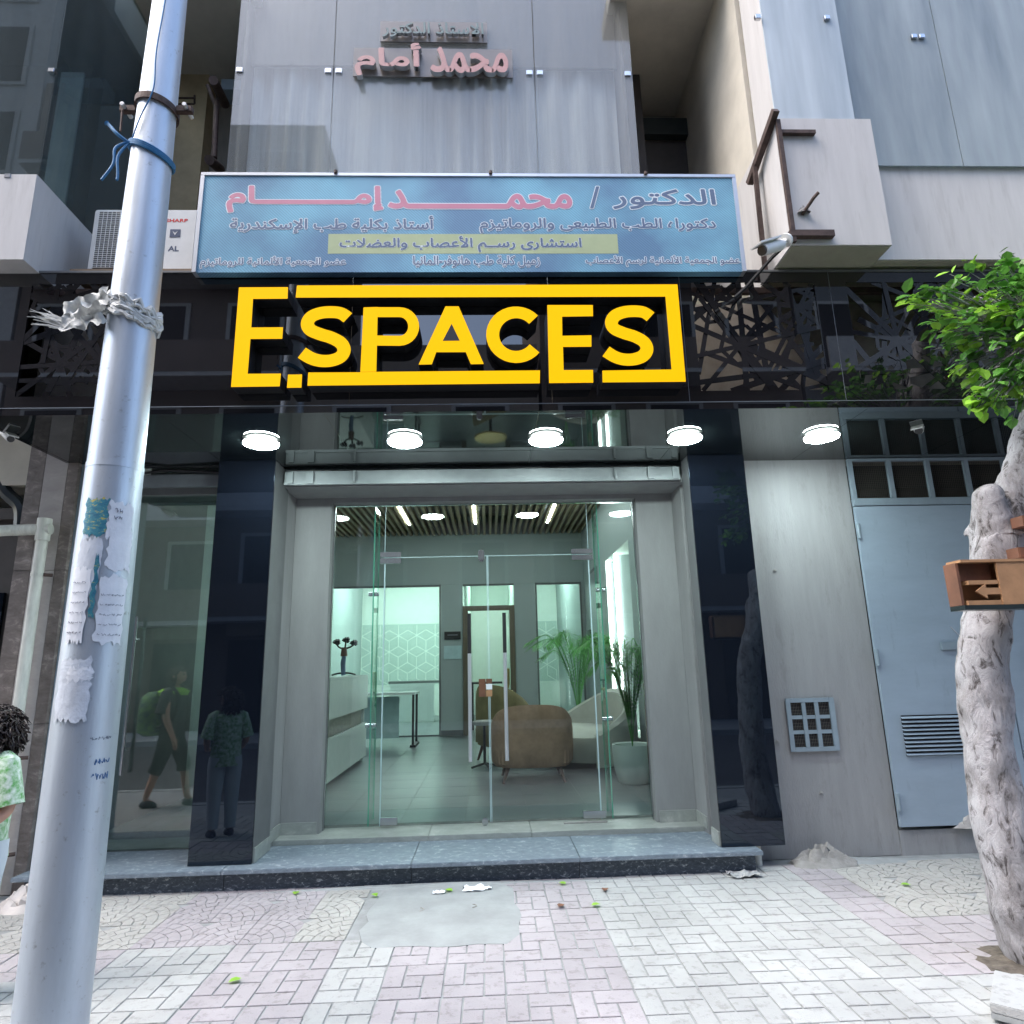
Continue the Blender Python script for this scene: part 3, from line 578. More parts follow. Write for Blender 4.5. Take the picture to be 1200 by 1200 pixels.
# ================================================================== FASCIA
fa = thing('shop_fascia', (0, 4.58, 3.45), 'glossy black shop fascia with star lattice cutouts carrying the yellow sign', 'fascia')
ZT, ZB = 4.60, 3.51
bx('fascia_panel', -2.45, -1.0, 4.58, 4.60, ZB, ZT, 'black_panel', fa); bx('fascia_panel', -.996, .5, 4.58, 4.60, ZB, ZT, 'black_panel', fa); bx('fascia_panel', .504, 1.535, 4.58, 4.60, ZB, ZT, 'black_panel', fa)
bx('bottom_trim', -3.70, 6.2, 4.575, 4.60, 3.452, 3.507, 'black_panel', fa)
bx('highlight_strip', -3.70, 6.2, 4.571, 4.576, 3.505, 3.5095, 'edge', fa)  # pale strip added as the thin highlight line along the fascia bottom
bx('top_trim', -3.70, 6.2, 4.57, 4.62, 4.602, 4.617, 'dark_reveal', fa)
for x in (-2.452, 1.537, 2.735): bx('panel_joint', x-.0018, x+.0018, 4.578, 4.582, ZB, ZT, 'dark_edge', fa)
def clipseg(p, d, x0, x1, z0, z1):
    t0, t1 = -9, 9
    for c, dd, lo, hi in ((p[0], d[0], x0, x1), (p[1], d[1], z0, z1)):
        if abs(dd) < 1e-6: continue
        a_, b2 = (lo-c)/dd, (hi-c)/dd
        t0, t1 = max(t0, min(a_, b2)), min(t1, max(a_, b2))
    return t0, t1
def lattice(x0, x1, seed, fx=(.13, .13), extra=()):
    rr = random.Random(seed); zb, zt = ZB+.09, ZT-.09; a, b_ = x0+fx[0], x1-fx[1]; k = 0
    for hi_, (hx, hz) in enumerate(extra):
        n = 5; ph = rr.uniform(0, .5)
        for j in range(n):
            an = ph+PI*j/n+rr.uniform(-.10, .10); d = (math.cos(an), math.sin(an)); p = (hx+rr.uniform(-.03, .03), hz+rr.uniform(-.03, .03))
            t0, t1 = clipseg(p, d, a, b_, zb, zt); t0 = max(t0, -rr.uniform(.45, 1.1)); t1 = min(t1, rr.uniform(.45, 1.1)); t0 -= .012; t1 += .012
            y = 4.5812+.00022*k; k += 1
            MB().strip([(p[0]+d[0]*t0, p[1]+d[1]*t0), (p[0]+d[0]*t1, p[1]+d[1]*t1)], rr.uniform(.032, .050), y, y+.004).build('lattice_bar', 'black_panel', fa)
        m_ = 6; R0 = .17+.03*(hi_ % 2)
        for j in range(m_):
            a1, a2 = ph+2*PI*j/m_, ph+2*PI*(j+1)/m_; p1 = (hx+R0*math.cos(a1), hz+R0*math.sin(a1)); p2 = (hx+R0*math.cos(a2), hz+R0*math.sin(a2))
            if not all(a < q_[0] < b_ and zb < q_[1] < zt for q_ in (p1, p2)): continue
            y = 4.5812+.00022*k; k += 1
            MB().strip([p1, p2], .030, y, y+.004).build('lattice_bar', 'black_panel', fa)
    fr = [(x0, a, ZB, ZT), (b_, x1, ZB, ZT), (a, b_, ZB, zb), (a, b_, zt, ZT)]
    for q_ in fr: bx('lattice_border', q_[0], q_[1], 4.58, 4.584, q_[2], q_[3], 'black_panel', fa)
lattice(-3.70, -2.455, 5, (.30, .14), [(-3.22, 4.33), (-2.78, 4.30), (-3.10, 3.85), (-2.72, 3.72)])
lattice(1.54, 2.733, 11, (.09, .12), [(1.98, 3.98), (2.16, 3.70), (2.46, 4.28), (2.48, 3.80), (1.80, 4.33)])
lattice(2.739, 4.3, 23, (.13, .05), [(3.20, 4.02), (3.62, 3.76), (3.55, 4.33), (4.02, 4.10), (3.05, 3.70)])
lattice(4.304, 6.2, 29, (.1, .1), [(4.7, 4.2), (5.0, 3.8), (5.5, 4.2), (5.8, 3.8)])
# steel frame behind lattice
for x in (-3.6, -2.5, 1.6, 2.75, 3.65, 4.3, 5.3): bx('stud', x-.025, x+.025, 4.66, 4.70, 3.50, 4.58, 'rust', fa)
bx('rail', -3.65, 6.1, 4.71, 4.75, 4.50, 4.55, 'rust', fa); bx('rail', 1.6, 6.1, 5.55, 5.58, 3.95, 3.99, 'rust', fa)
# soffit sheets
so_ = thing('soffit', (0, 5.2, 3.45), 'mirror black soffit panels holding the round lamps', 'soffit')
for a, b_ in ((-3.66, -2.36), (-2.356, -1.18), (-1.176, .40), (.404, 1.62), (1.624, 2.9), (2.904, 4.1), (4.104, 6.2)):
    bx('soffit_panel', a, b_, 4.602, 5.893, 3.453, 3.462, 'soffit', so_)
bx('side_return', -3.70, -3.664, 4.602, 5.893, 3.453, 4.60, 'black_panel', fa)
# lamps
for i in range(5):
    x = -1.825+1.163*i
    lab = ('round white led lamp, leftmost of the five under the soffit', 'round white led lamp above the left half of the glass door, second of five', 'round white led lamp, middle one of the five under the soffit', 'round white led lamp, second from the right under the soffit', 'round white led lamp over the gray wall beside the blue door')[i]
    t = thing('ceiling_lamp', (x, 5.17, 3.44), lab, 'lamp', 'round lamps under the soffit')
    MB().lathe([(.10, .012), (.120, .012), (.120, .004), (.10, .002)], (x, 5.17, 3.44), 32).build('glow_ring', 'lamp_rim', t, smooth=True)
    MB().lathe([(.118, .002), (.143, .0), (.145, -.008), (.141, -.012)], (x, 5.17, 3.44), 32).build('rim', 'white_plastic', t, smooth=True)
    MB().lathe([(.139, -.0115), (.137, -.022), (.12, -.029), (.02, -.032)], (x, 5.17, 3.44), 32).build('diffuser', 'lamp', t, smooth=True)

# black glass pilasters
for a, b_, lab in ((-2.36, -1.87, 'tall black mirror glass panel left of the entrance'), (1.84, 2.355, 'tall black mirror glass panel right of the entrance')):
    t = thing('black_pilaster', ((a+b_)/2, 5.7, .16), lab, 'pilaster')
    bx('glass_face', a, b_, 5.68, 5.70, .163, 3.45, 'black_glass', t, bevel=.002)
    s = b_ if a < 0 else a
    i_, j_ = (a+.02, b_) if a < 0 else (a, b_-.02)
    bx('side', i_, j_, 5.702, 6.10 if a < 0 else 5.898, .163, 3.45, 'dark_reveal', t)
    if a < 0: bx('skirting', b_-.002, b_+.012, 5.71, 6.10, .163, .27, 'threshold', t)
    else: bx('skirting', a-.012, a+.002, 5.71, 5.895, .163, .27, 'threshold', t)

# entrance frame (plaster reveals)
ef = thing('entrance_surround', (0, 6.3, .2), 'grey plaster reveal framing the glass entrance', 'surround')
bx('left_jamb', -2.3, -1.885, 6.10, 6.50, .16, 3.28, 'frame_plaster', ef); bx('right_jamb', 1.875, 2.3, 6.104, 6.50, .16, 3.28, 'frame_plaster', ef)
bx('left_face', -1.883, -1.535, 6.42, 6.56, .201, 3.28, 'frame_plaster', ef); bx('right_face', 1.505, 1.873, 6.42, 6.56, .201, 3.28, 'frame_plaster', ef)
bx('head_face', -1.533, 1.503, 6.42, 6.56, 3.235, 3.28, 'frame_plaster', ef); bx('ceiling', -2.3, 2.3, 5.975, 6.7, 3.281, 3.34, 'frame_plaster', ef)
for q_ in ((-1.90+.015, -1.875, 6.11, 6.408), (-1.873, -1.56, 6.408, 6.42)):
    bx('skirting', q_[0], q_[1]+.002, q_[2], q_[3], .2, .30, 'threshold', ef)
for q_ in ((1.863, 1.876, 6.11, 6.408), (1.53, 1.861, 6.408, 6.42)): bx('skirting', q_[0], q_[1], q_[2], q_[3], .2, .30, 'threshold', ef)
tr = thing('shutter_rail', (0, 5.95, 3.35), 'pale metal shutter housing across the top of the entrance', 'shutter rail')
bx('housing', -1.86, 1.83, 5.93, 5.97, 3.29, 3.418, 'rail_paint', tr, bevel=.004); bx('lower_lip', -1.86, 1.83, 5.915, 5.929, 3.285, 3.312, 'rail_paint', tr)
for x, wdt in ((-1.80, .05), (-1.22, .02), (-1.62, .06), (1.55, .06), (1.22, .02), (1.78, .05)): bx('bracket', x-wdt/2, x+wdt/2, 5.90, 5.914, 3.295, 3.41, 'rail_paint', tr)
bx('cable', -1.86, 1.83, 5.934, 5.94, 3.422, 3.430, 'black_plastic', tr)
tr2 = thing('shutter_rail', (-2.9, 5.95, 3.35), 'short metal shutter rail above the left shop window', 'shutter rail')
bx('housing', -3.52, -2.365, 5.93, 5.97, 3.285, 3.405, 'edge', tr2, bevel=.004)
MB().tube([(-3.3, 5.9, 3.42), (-3.1, 5.88, 3.405), (-2.9, 5.88, 3.43), (-2.4, 5.9, 3.40)], .012, 6).build('cable', 'black_plastic', tr2)

# ================================================================== GLASS ENTRANCE
GY = 6.55
ge = thing('glass_entrance', (0, GY, .2), 'frameless clear glass shop entrance with transom and side panes', 'glass front')
def pane(name, x0, x1, z0, z1, parent, y=GY):
    o = bx(name, x0, x1, y, y+.012, z0, z1, 'clear', parent)
    return o
pane('side_pane', -1.528, -1.024, .215, 3.225, ge); pane('side_pane', 1.024, 1.498, .215, 3.225, ge); pane('transom_pane', -1.018, 1.018, 2.70, 3.225, ge)
for x in (-1.021, 1.021): bx('pane_edge', x-.003, x+.003, GY-.001, GY+.013, .215, 3.225, 'pane_edge', ge)
bx('pane_edge', -1.016, 1.016, GY-.001, GY+.013, 2.692, 2.698, 'pane_edge', ge)
bx('channel', -1.534, -1.522, GY-.02, GY+.03, .2, 3.235, 'chrome', ge); bx('channel', 1.494, 1.504, GY-.02, GY+.03, .2, 3.235, 'chrome', ge); bx('channel', -1.52, 1.492, GY-.02, GY+.03, 3.227, 3.234, 'chrome', ge)
for x in (-1.13, 1.13):
    f = bx('glass_fin', x-.006, x+.006, GY+.03, GY+.30, .215, 3.225, 'clear', ge); bx('fin_edge', x-.007, x+.007, GY+.301, GY+.304, .215, 3.225, 'glass_edge', ge); bx('fin_edge', x-.006, x+.006, GY+.024, GY+.028, .215, 3.225, 'glass_edge', ge)
    for z in (2.34, 1.10): MB().tube([(x-.05, GY+.05, z), (x+.05, GY+.05, z)], .022, 10).build('spider_clamp', 'chrome', ge, smooth=True)
for sx, lab in ((-1, 'left leaf of the glass double door'), (1, 'right leaf of the glass double door')):
    xa, xb = (-1.015, -.006) if sx < 0 else (.006, 1.015)
    d = thing('glass_door', ((xa+xb)/2, GY, .22), lab, 'glass door', 'glass door leaves')
    pane('leaf', xa, xb, .225, 2.69, d)
    for x in (xa, xb): bx('leaf_edge', x-.003, x+.003, GY-.001, GY+.0125, .225, 2.69, 'pane_edge', d)
    o_ = 1.02*sx; a, b_ = (o_-.045, o_+.16) if sx < 0 else (o_-.17, o_+.04)
    bx('top_patch', a+.0, b_, GY-.012, GY+.024, 2.635, 2.689, 'chrome', d, bevel=.003); bx('top_patch', a, b_, GY-.012, GY+.024, 2.70, 2.75, 'chrome', d, bevel=.003)
    bx('bottom_patch', a+(.05 if sx < 0 else 0), b_, GY-.012, GY+.024, .226, .29, 'chrome', d, bevel=.003)
    hx = -.185 if sx < 0 else .155
    MB().tube([(hx, GY-.07, .76), (hx, GY-.07, 2.12)], .018, 14).build('handle', 'alu', d, smooth=True)
    MB().tube([(hx, GY-.071, 2.12), (hx, GY-.071, 1.74)], .0185, 14).build('handle_wrap', 'black_plastic', d, smooth=True)
    for z in (.95, 1.95): MB().tube([(hx, GY-.07, z), (hx, GY+.02, z)], .008, 8).build('handle_stud', 'chrome', d)
bx('centre_clamp', -.09, -.03, GY-.014, GY+.03, 2.64, 2.76, 'chrome', ge, bevel=.012); bx('floor_stop', -.085, -.03, GY-.05, GY-.018, .2, .27, 'chrome', ge, bevel=.012)
bx('floor_plate', .66, 1.06, GY-.075, GY-.03, .201, .212, 'tile_cream', ge)
st1 = thing('sticker', (-.02, GY-.01, 1.4), 'brown and white opening card stuck where the glass doors meet', 'sticker')
bx('card', -.10, -.035, GY-.006, GY-.002, 1.335, 1.50, 'brown_board', st1); bx('card', -.03, .028, GY-.006, GY-.002, 1.455, 1.50, 'brown_board', st1); bx('white_card', -.03, .028, GY-.006, GY-.002, 1.40, 1.45, 'paper', st1); bx('tan_card', -.03, .028, GY-.006, GY-.002, 1.335, 1.395, 'tan_board', st1)

# ================================================================== LEFT WINDOW
lw = thing('shop_window', (-2.9, 6.25, .2), 'dark tinted shop window between the marble pier and the black panel', 'window')
bx('pane', -3.50, -2.32, 6.24, 6.252, .165, 3.28, 'window', lw)
bx('head', -3.52, -2.32, 6.2, 6.5, 3.285, 3.45, 'frame_plaster', lw)
bx('jamb', -3.585, -3.50, 5.74, 6.3, .162, 3.45, 'blue_frame', lw, label='blue grey narrow jamb')
hd = survey(133, 910, 6.1); hu = survey(156, 722, 6.1)
MB().tube([(hu.x+.0, 6.16, hd.z), (hu.x, 6.16, hu.z)], .016, 12).build('handle', 'chrome', lw, smooth=True)
for z in (hd.z+.2, hu.z-.2): MB().tube([(hu.x, 6.16, z), (hu.x, 6.24, z)], .007, 8).build('handle_stud', 'chrome', lw)

# ================================================================== LEFT PIER AND NEIGHBOUR DOOR
lp = thing('marble_pier', (-3.8, 5.8, 0), 'marble clad pier with two brown bands and a beige band between', 'pier')
for a, b_, mm in ((-4.02, -3.88, 'brown_marble'), (-3.878, -3.68, 'beige_marble'), (-3.678, -3.588, 'brown_marble')):
    zz = [0, 1.25, 2.5, 3.9]
    for k in range(3): bx('marble_panel', a, b_, 5.70, 5.76, zz[k]+.002, zz[k+1]-.001, mm, lp, bevel=.002)
bx('core', -4.02, -3.588, 5.762, 6.3, 0, 3.9, 'cement', lp)
nb = thing('neighbour_doorway', (-4.7, 5.9, 0), 'dark carved doorway with gold scrolls at the far left', 'doorway')
bx('door_panel', -5.9, -4.03, 6.0, 6.05, 0, 3.05, 'dark_brown', nb); bx('frame_post', -4.16, -4.06, 5.93, 5.99, 0, 3.0, 'dark_teal', nb); bx('door_head', -5.9, -4.03, 5.9, 5.99, 3.0, 3.10, 'dark_brown', nb)
bx('dark_glass', -5.6, -4.25, 5.96, 5.99, 1.2, 2.35, 'black_glass', nb)
bx('lintel', -6.5, -4.03, 5.85, 6.2, 3.30, 4.5, 'cream', nb)
def scroll(cx, cz, r, s0, mtn='gold'):
    MB().tube([(cx+r*(1-.6*t/14)*math.cos(s0+t*.42), 5.93, cz+r*(1-.6*t/14)*math.sin(s0+t*.42)) for t in range(15)], [.022-.0012*t for t in range(15)], 6).build('gold_scroll', mtn, nb, smooth=True)
p = survey(16, 552, 5.93); scroll(p.x, p.z, .07, 0); p = survey(24, 562, 5.93); scroll(p.x, p.z, .07, 3.1)
p0, p1 = survey(8, 578, 5.9), survey(26, 615, 5.9); MB().tube(catmull([(p0.x-.1, 5.9, p0.z+.15), (p0.x, 5.9, p0.z), (p1.x-.03, 5.9, (p0.z+p1.z)/2), (p1.x, 5.9, p1.z-.1)], 5), .06, 8).build('carved_arch', 'dark_teal', nb, smooth=True)
p = survey(2, 600, 5.92); bx('red_rail', p.x-.4, p.x+.02, 5.94, 5.96, p.z-.04, p.z+.04, 'brown_board', nb)
# drain pipe
dp = thing('drain_pipe', (-3.8, 5.6, 0), 'white pvc drain pipe with an elbow on the marble pier', 'pipe')
P = lambda x, y, Y=5.62: survey(x, y, Y)
a, b_ = P(52, 612), P(24, 840); zt_ = a.z
MB().tube([(-3.76, 5.62, .42), (-3.76, 5.62, zt_)], .044, 14).build('upright', 'pvc', dp, smooth=True)
MB().tube([(-3.76, 5.62, .0), (-3.76, 5.62, .36)], .044, 14).build('lower_stub', 'pvc', dp, smooth=True)
MB().tube([(-3.76, 5.62, zt_-.16), (-3.76, 5.62, zt_+.03)], .056, 14).build('tee_collar', 'pvc', dp, smooth=True)
MB().tube([(-3.70, 5.62, zt_-.06), (-4.0, 5.60, zt_-.07), (-4.08, 5.52, zt_-.09)], .047, 14).build('elbow', 'pvc', dp, smooth=True)
for z in (zt_-.45, 1.0, .30): MB().tube([(-3.76, 5.62, z-.012), (-3.76, 5.62, z+.012)], .05, 14).build('clip', 'pvc', dp); MB().tube([(-3.71, 5.62, z), (-3.66, 5.66, z)], .015, 8).build('screw', 'rust', dp)
MB().tube([(-3.78, 5.6, .38), (-4.2, 5.56, .40)], .035, 10).build('side_branch', 'pvc', dp, smooth=True)
MB().tube([(2.16, 5.80, -.02), (2.16, 5.80, .14)], .036, 14).build('pipe_stub', 'pvc', None, smooth=True, origin=(2.16, 5.8, 0), label='short cream pvc pipe stub beside the right end of the marble step', cat='pipe')

# ================================================================== BLUE DOOR AND TRANSOM
bdo = thing('blue_door', (4, 5.87, .2), 'blue grey steel double door with louvre vent', 'door')
bx('door_leaf', 3.427, 4.59, 5.862, 5.898, .22, 2.985, 'blue_door', bdo, bevel=.003); bx('door_leaf', 4.60, 5.70, 5.866, 5.898, .22, 2.985, 'blue_door', bdo, bevel=.003)
bx('frame_head', 3.425, 5.71, 5.85, 5.90, 2.99, 3.06, 'blue_frame', bdo, bevel=.003)
for z in (2.75, 1.61, .42): MB().tube([(3.43, 5.855, z-.07), (3.43, 5.855, z+.07)], .018, 10).build('hinge', 'blue_frame', bdo, smooth=True)
lv = bx('louvre_back', 3.565, 4.14, 5.855, 5.8615, .78, 1.115, 'dark', bdo)
for k in range(10):
    z = .79+k*.0335; MB().add([(3.56, 5.835, z), (4.145, 5.835, z), (4.145, 5.853, z+.013), (3.56, 5.853, z+.013), (3.56, 5.84, z-.004), (4.145, 5.84, z-.004), (4.145, 5.855, z+.009), (3.56, 5.855, z+.009)], [(0, 1, 2, 3), (7, 6, 5, 4), (0, 4, 5, 1), (1, 5, 6, 2), (2, 6, 7, 3), (3, 7, 4, 0)]).build('louvre_slat', 'blue_door', bdo)
bx('latch', 4.02, 4.22, 5.84, 5.86, 1.66, 1.73, 'blue_frame', bdo, bevel=.004); MB().tube([(4.13, 5.84, 1.86), (4.22, 5.82, 1.74)], .006, 6).build('bolt', 'alu', bdo)
lump(4.08, 5.86, .22, .03, .10, 18, 6, 5, .2).build('mortar_drip', 'beige_marble', bdo, smooth=True)
tg = thing('transom_grille', (4.4, 5.88, 3.25), 'blue grey barred transom with wire mesh over the blue door', 'grille')
bx('top_bar', 3.425, 5.71, 5.855, 5.895, 3.425, 3.448, 'blue_frame', tg)
x = 3.445
for k in range(7):
    bx('bar', x-.02, x+.02, 5.858, 5.893, 3.062, 3.424, 'blue_frame', tg); x += .375
mb = MB()
for k in range(126):
    xx = 3.44+k*.018
    mb.box(xx-.0011, xx+.0011, 5.91, 5.914, 3.06, 3.42)
for k in range(20): mb.box(3.44, 5.7, 5.9145, 5.9165, 3.066+k*.018, 3.068+k*.018)
mb.build('wire_mesh', 'mesh_wire', tg, kind='stuff')
# wall vent
wv_ = thing('wall_vent', (2.79, 5.88, .84), 'small blue grey nine pane vent grille in the gray wall', 'vent')
bx('mesh_back', 2.58, 2.99, 5.892, 5.898, .85, 1.27, 'dark', wv_)
bx('frame_side', 2.572, 2.612, 5.872, 5.89, .84, 1.28, 'blue_frame', wv_, bevel=.002); bx('frame_side', 2.955, 3.0, 5.872, 5.89, .84, 1.28, 'blue_frame', wv_, bevel=.002)
bx('frame_rail', 2.613, 2.954, 5.872, 5.89, 1.245, 1.28, 'blue_frame', wv_); bx('frame_rail', 2.613, 2.954, 5.872, 5.89, .84, .875, 'blue_frame', wv_)
for k in (1, 2): xk = 2.612+.343*k/3; bx('bar', xk-.017, xk+.017, 5.874, 5.888, .876, 1.244, 'blue_frame', wv_); zk = .875+.37*k/3; bx('cross_bar', 2.613, 2.954, 5.880, 5.8895, zk-.015, zk+.015, 'blue_frame', wv_)
mb = MB()
for k in range(24): mb.box(2.613+k*.0145, 2.615+k*.0145, 5.8902, 5.8912, .876, 1.244)
for k in range(14): mb.box(2.613, 2.954, 5.8913, 5.8918, .88+k*.027, .882+k*.027)
mb.build('wire_mesh', 'mesh_wire', wv_, kind='stuff')
for xx, zz in ((2.47, .92), (2.80, .50), (2.62, 2.4)): lump(xx, 5.895, .02, .01, .02, 8, 3, 1, zz).build('chip', 'cement_dark', bd)
cw = MB().tube(catmull([(5.15, 5.8, 1.75), (4.95, 5.8, 1.68), (4.82, 5.8, 1.45), (4.86, 5.8, 1.2), (5.0, 5.8, 1.02), (5.3, 5.8, 1.0)], 8), .013, 8).build('loose_cable', 'white_plastic', None, smooth=True, origin=(4.9, 5.8, 1.2), label='loop of white cable hanging on the blue door behind the tree', cat='cable')

# ================================================================== YELLOW SIGN
ys = thing('sign_lettering', (-.15, 4.4, 3.65), 'lit yellow E.SPACES sign of raised letters in a broken frame', 'sign')
SY = 4.45
def W(x, y): p = survey(x, y, SY); return (p.x, p.z)
def a6(x, y): return W(250+x/4, 310+y/4)
def a7(x, y): return W(540+x/3.75, 310+y/3.75)
def sgn(name, mb):
    o = fixnormals(mb.build(name, 'yellow', ys)); sidekick(o, 'black_plastic'); return o
y0, y1 = SY, 4.578
def rp(name, pts): return sgn(name, MB().poly(pts, y0, y1))
def barE(name, L0, TL, BL, TRt, IT, TRb, MT, MRt, MRb, MB_, IB, BRt, BRb):
    return rp(name, [TL, TRt, TRb, IT, MT, MRt, MRb, MB_, IB, BRt, BRb, BL])
rp('letter_e', [a6(120, 107), a6(350, 106), a6(348, 160), a6(186, 161), a6(178, 295), a6(327, 294), a6(323, 348), a6(174, 349), a6(161, 512), a6(317, 511), a6(311, 571), a6(83, 574)])
rp('dot', [a6(350, 516), a6(416, 515), a6(413, 577), a6(345, 578)])
rp('frame_bar', [a6(392, 98), a7(952, 87), a7(989, 515), a7(623, 518), a7(622, 466), a7(926, 461), a7(899, 141), a6(386, 155)])
# lower left bar with P stem
rp('frame_bar', [a6(445, 506), a6(687, 505), a6(688, 504), a6(762, 503), a7(348, 465), a7(347, 522), a6(441, 568)])
rp('letter_p', [a6(704, 201), a6(772, 199), a6(770, 240), a6(764, 502), a6(689, 503)])
def arcpts(cx, cy, rx, ry, a0, a1, n, f): return [f(cx+rx*math.cos(math.radians(a0+(a1-a0)*k/n)), cy-ry*math.sin(math.radians(a0+(a1-a0)*k/n))) for k in range(n+1)]
wS = (a6(770, 100)[0]-a6(704, 100)[0])*.92
sgn('letter_p_bowl', MB().strip([a6(768, 223)]+arcpts(873, 290, 66, 67, 90, -90, 14, a6)+[a6(766, 356)], wS*.84, y0+.0006, y1-.001))
rp('letter_a', [a6(1088, 196), a6(1150, 196), a7(101, 437), a7(44, 438), a7(22, 385), a6(1045, 411), a6(1024, 468), a6(962, 469)])
SP = [(.93, .19), (.80, .115), (.62, .095), (.42, .11), (.25, .17), (.175, .28), (.23, .39), (.42, .465), (.62, .52), (.80, .61), (.86, .73), (.79, .84), (.62, .90), (.42, .905), (.24, .86), (.07, .77)]
def letS(f, x0, y0_, x1, y1_):
    pts = [Vector((p[0], 0, p[1])) for p in (Vector((f(x0+(x1-x0)*u, y0_+(y1_-y0_)*v)[0], f(x0+(x1-x0)*u, y0_+(y1_-y0_)*v)[1])).to_3d() and (f(x0+(x1-x0)*u, y0_+(y1_-y0_)*v)) for u, v in SP)]
    c = catmull([(p.x, p.z, 0) for p in pts], 4); return [(q_[0], q_[1]) for q_ in c]
sgn('letter_s', MB().strip(letS(a6, 397, 196, 648, 478), wS, y0, y1)); sgn('letter_s', MB().strip(letS(a7, 622, 180, 850, 442), wS, y0, y1))
sgn('letter_c', MB().strip(arcpts(243, 308, 103, 98, 42, 322, 26, a7), wS, y0, y1))
rp('letter_e', [a7(380, 178), a7(580, 178), a7(581, 227), a7(445, 229), a7(446, 313), a7(574, 311), a7(574, 361), a7(449, 362), a7(452, 464), a7(581, 463), a7(582, 519), a7(388, 521)])

# A's counter: small dark recess panel, proud of the face by a hair
o = MB().poly([a6(1117, 278), a6(1155, 357), a6(1075, 358)], y0-.0015, y0-.0005).build('letter_counter', 'black_plastic', ys); fixnormals(o)

# ================================================================== BLUE BILLBOARD
bb = thing('clinic_signboard', (-.1, 4.5, 4.6), 'faded blue arabic clinic signboard in a white frame above the fascia', 'signboard')
X0, X1, Z0, Z1 = -2.185, 2.045, 4.555, 5.43
bx('board', X0+.03, X1-.03, 4.50, 4.568, Z0, Z1-.03, 'sign_blue', bb)
bx('frame', X0, X1, 4.49, 4.568, Z1-.03, Z1, 'alu', bb, bevel=.003); bx('frame', X0, X0+.03, 4.49, 4.568, Z0, Z1-.031, 'alu', bb); bx('frame', X1-.03, X1, 4.49, 4.568, Z0, Z1-.031, 'alu', bb)
for px in (393, 575, 757): p = survey(px, 204, 4.48); MB().lathe([(.014, -.012), (.014, .012)], (p.x, 4.485, Z1), 8).build('bolt', 'rust', bb)
q = on_plane((385, 274, 725, 297), 4.498); bx('yellow_band', q[0], q[1], 4.4992, 4.4998, q[2], q[3], 'sign_lime', bb)
def bill(s, rect, front, halo, bold=.002, h_=.004):
    x0, x1, z0, z1 = on_plane(rect, 4.495)
    if halo: print_mb(s, x0, x1, z0, z1, 4.4985, bold+h_, shrink=bold).build('text_outline', halo, bb, kind='stuff')
    return print_mb(s, x0, x1, z0, z1, 4.4978, bold, shrink=bold).build('lettering', front, bb, kind='stuff')
bill('محمـــــــــد', (455, 222, 671, 245), 'sign_pink', 'sign_white', .009, .007)
bill('إمـــــــــام', (267, 217, 449, 249), 'sign_pink', 'sign_white', .009, .007)
bill('الدكتور', (717, 221, 840, 245), 'sign_navy', 'sign_white', .005, .007); bill('/', (690, 218, 704, 244), 'sign_navy', 'sign_white', .004, .005)
bill('دكتوراه الطب الطبيعى والروماتيزم', (562, 255, 840, 273), 'sign_navy', 'sign_white', .003, .0055)
bill('أستاذ بكلية طب الإسكندرية', (270, 252, 508, 273), 'sign_navy', 'sign_white', .003, .0055)
bill('استشارى رســم الأعصاب والعضلات', (398, 276, 682, 295), 'sign_navy', 'sign_white', .003, .004)
bill('عضو الجمعية الألمانية لرسم الأعصاب', (686, 299, 868, 312), 'sign_navy', 'sign_white', .0018, .0045)
bill('زميل كلية طب هانوفر-المانيا', (484, 299, 633, 313), 'sign_navy', 'sign_white', .0018, .0045)
bill('عضو الجمعية الألمانية للروماتيزم', (235, 300, 405, 314), 'sign_navy', 'sign_white', .0018, .0045)

# ================================================================== AC UNIT
ac = thing('air_conditioner', (-2.7, 4.8, 4.70), 'white outdoor air conditioner unit standing left of the blue signboard', 'air conditioner')
bx('casing', -3.11, -2.285, 4.72, 5.05, 4.70, 5.275, 'white_plastic', ac, bevel=.015)
bx('grille_back', -3.06, -2.62, 4.712, 4.718, 4.73, 5.24, 'dark_reveal', ac)
mb = MB()
for k in range(30): mb.box(-3.06, -2.62, 4.704, 4.710, 4.735+k*.0172, 4.739+k*.0172)
for k in range(14): mb.box(-3.058+k*.0335, -3.054+k*.0335, 4.7005, 4.7035, 4.73, 5.24)
mb.build('wire_grille', 'white_plastic', ac, kind='stuff')
p = survey(207, 258, 4.715); print_mb('SHARP', p.x-.085, p.x+.085, p.z-.014, p.z+.014, 4.7188, .0024, False, .0012).build('maker_name', 'red_print', ac)
p = survey(205, 273, 4.715); bx('badge', p.x-.04, p.x+.04, 4.7165, 4.7185, p.z-.035, p.z+.035, 'ink', ac); MB().poly([(p.x-.02, p.z+.018), (p.x, p.z-.02), (p.x+.02, p.z+.018), (p.x, p.z+.0)], 4.715, 4.7162).build('badge_mark', 'white_plastic', ac)
p = survey(203, 291, 4.715); print_mb('AL', p.x-.04, p.x+.04, p.z-.022, p.z+.022, 4.7188, .0024, False, .0012).build('model_letters', 'ink', ac)
pk = bx('plank', -3.20, -2.24, 4.66, 5.05, 4.645, 4.695, 'plank', None, bevel=.004, origin=(-2.7, 4.8, 4.64), label='weathered plank laid under the air conditioner', cat='plank')

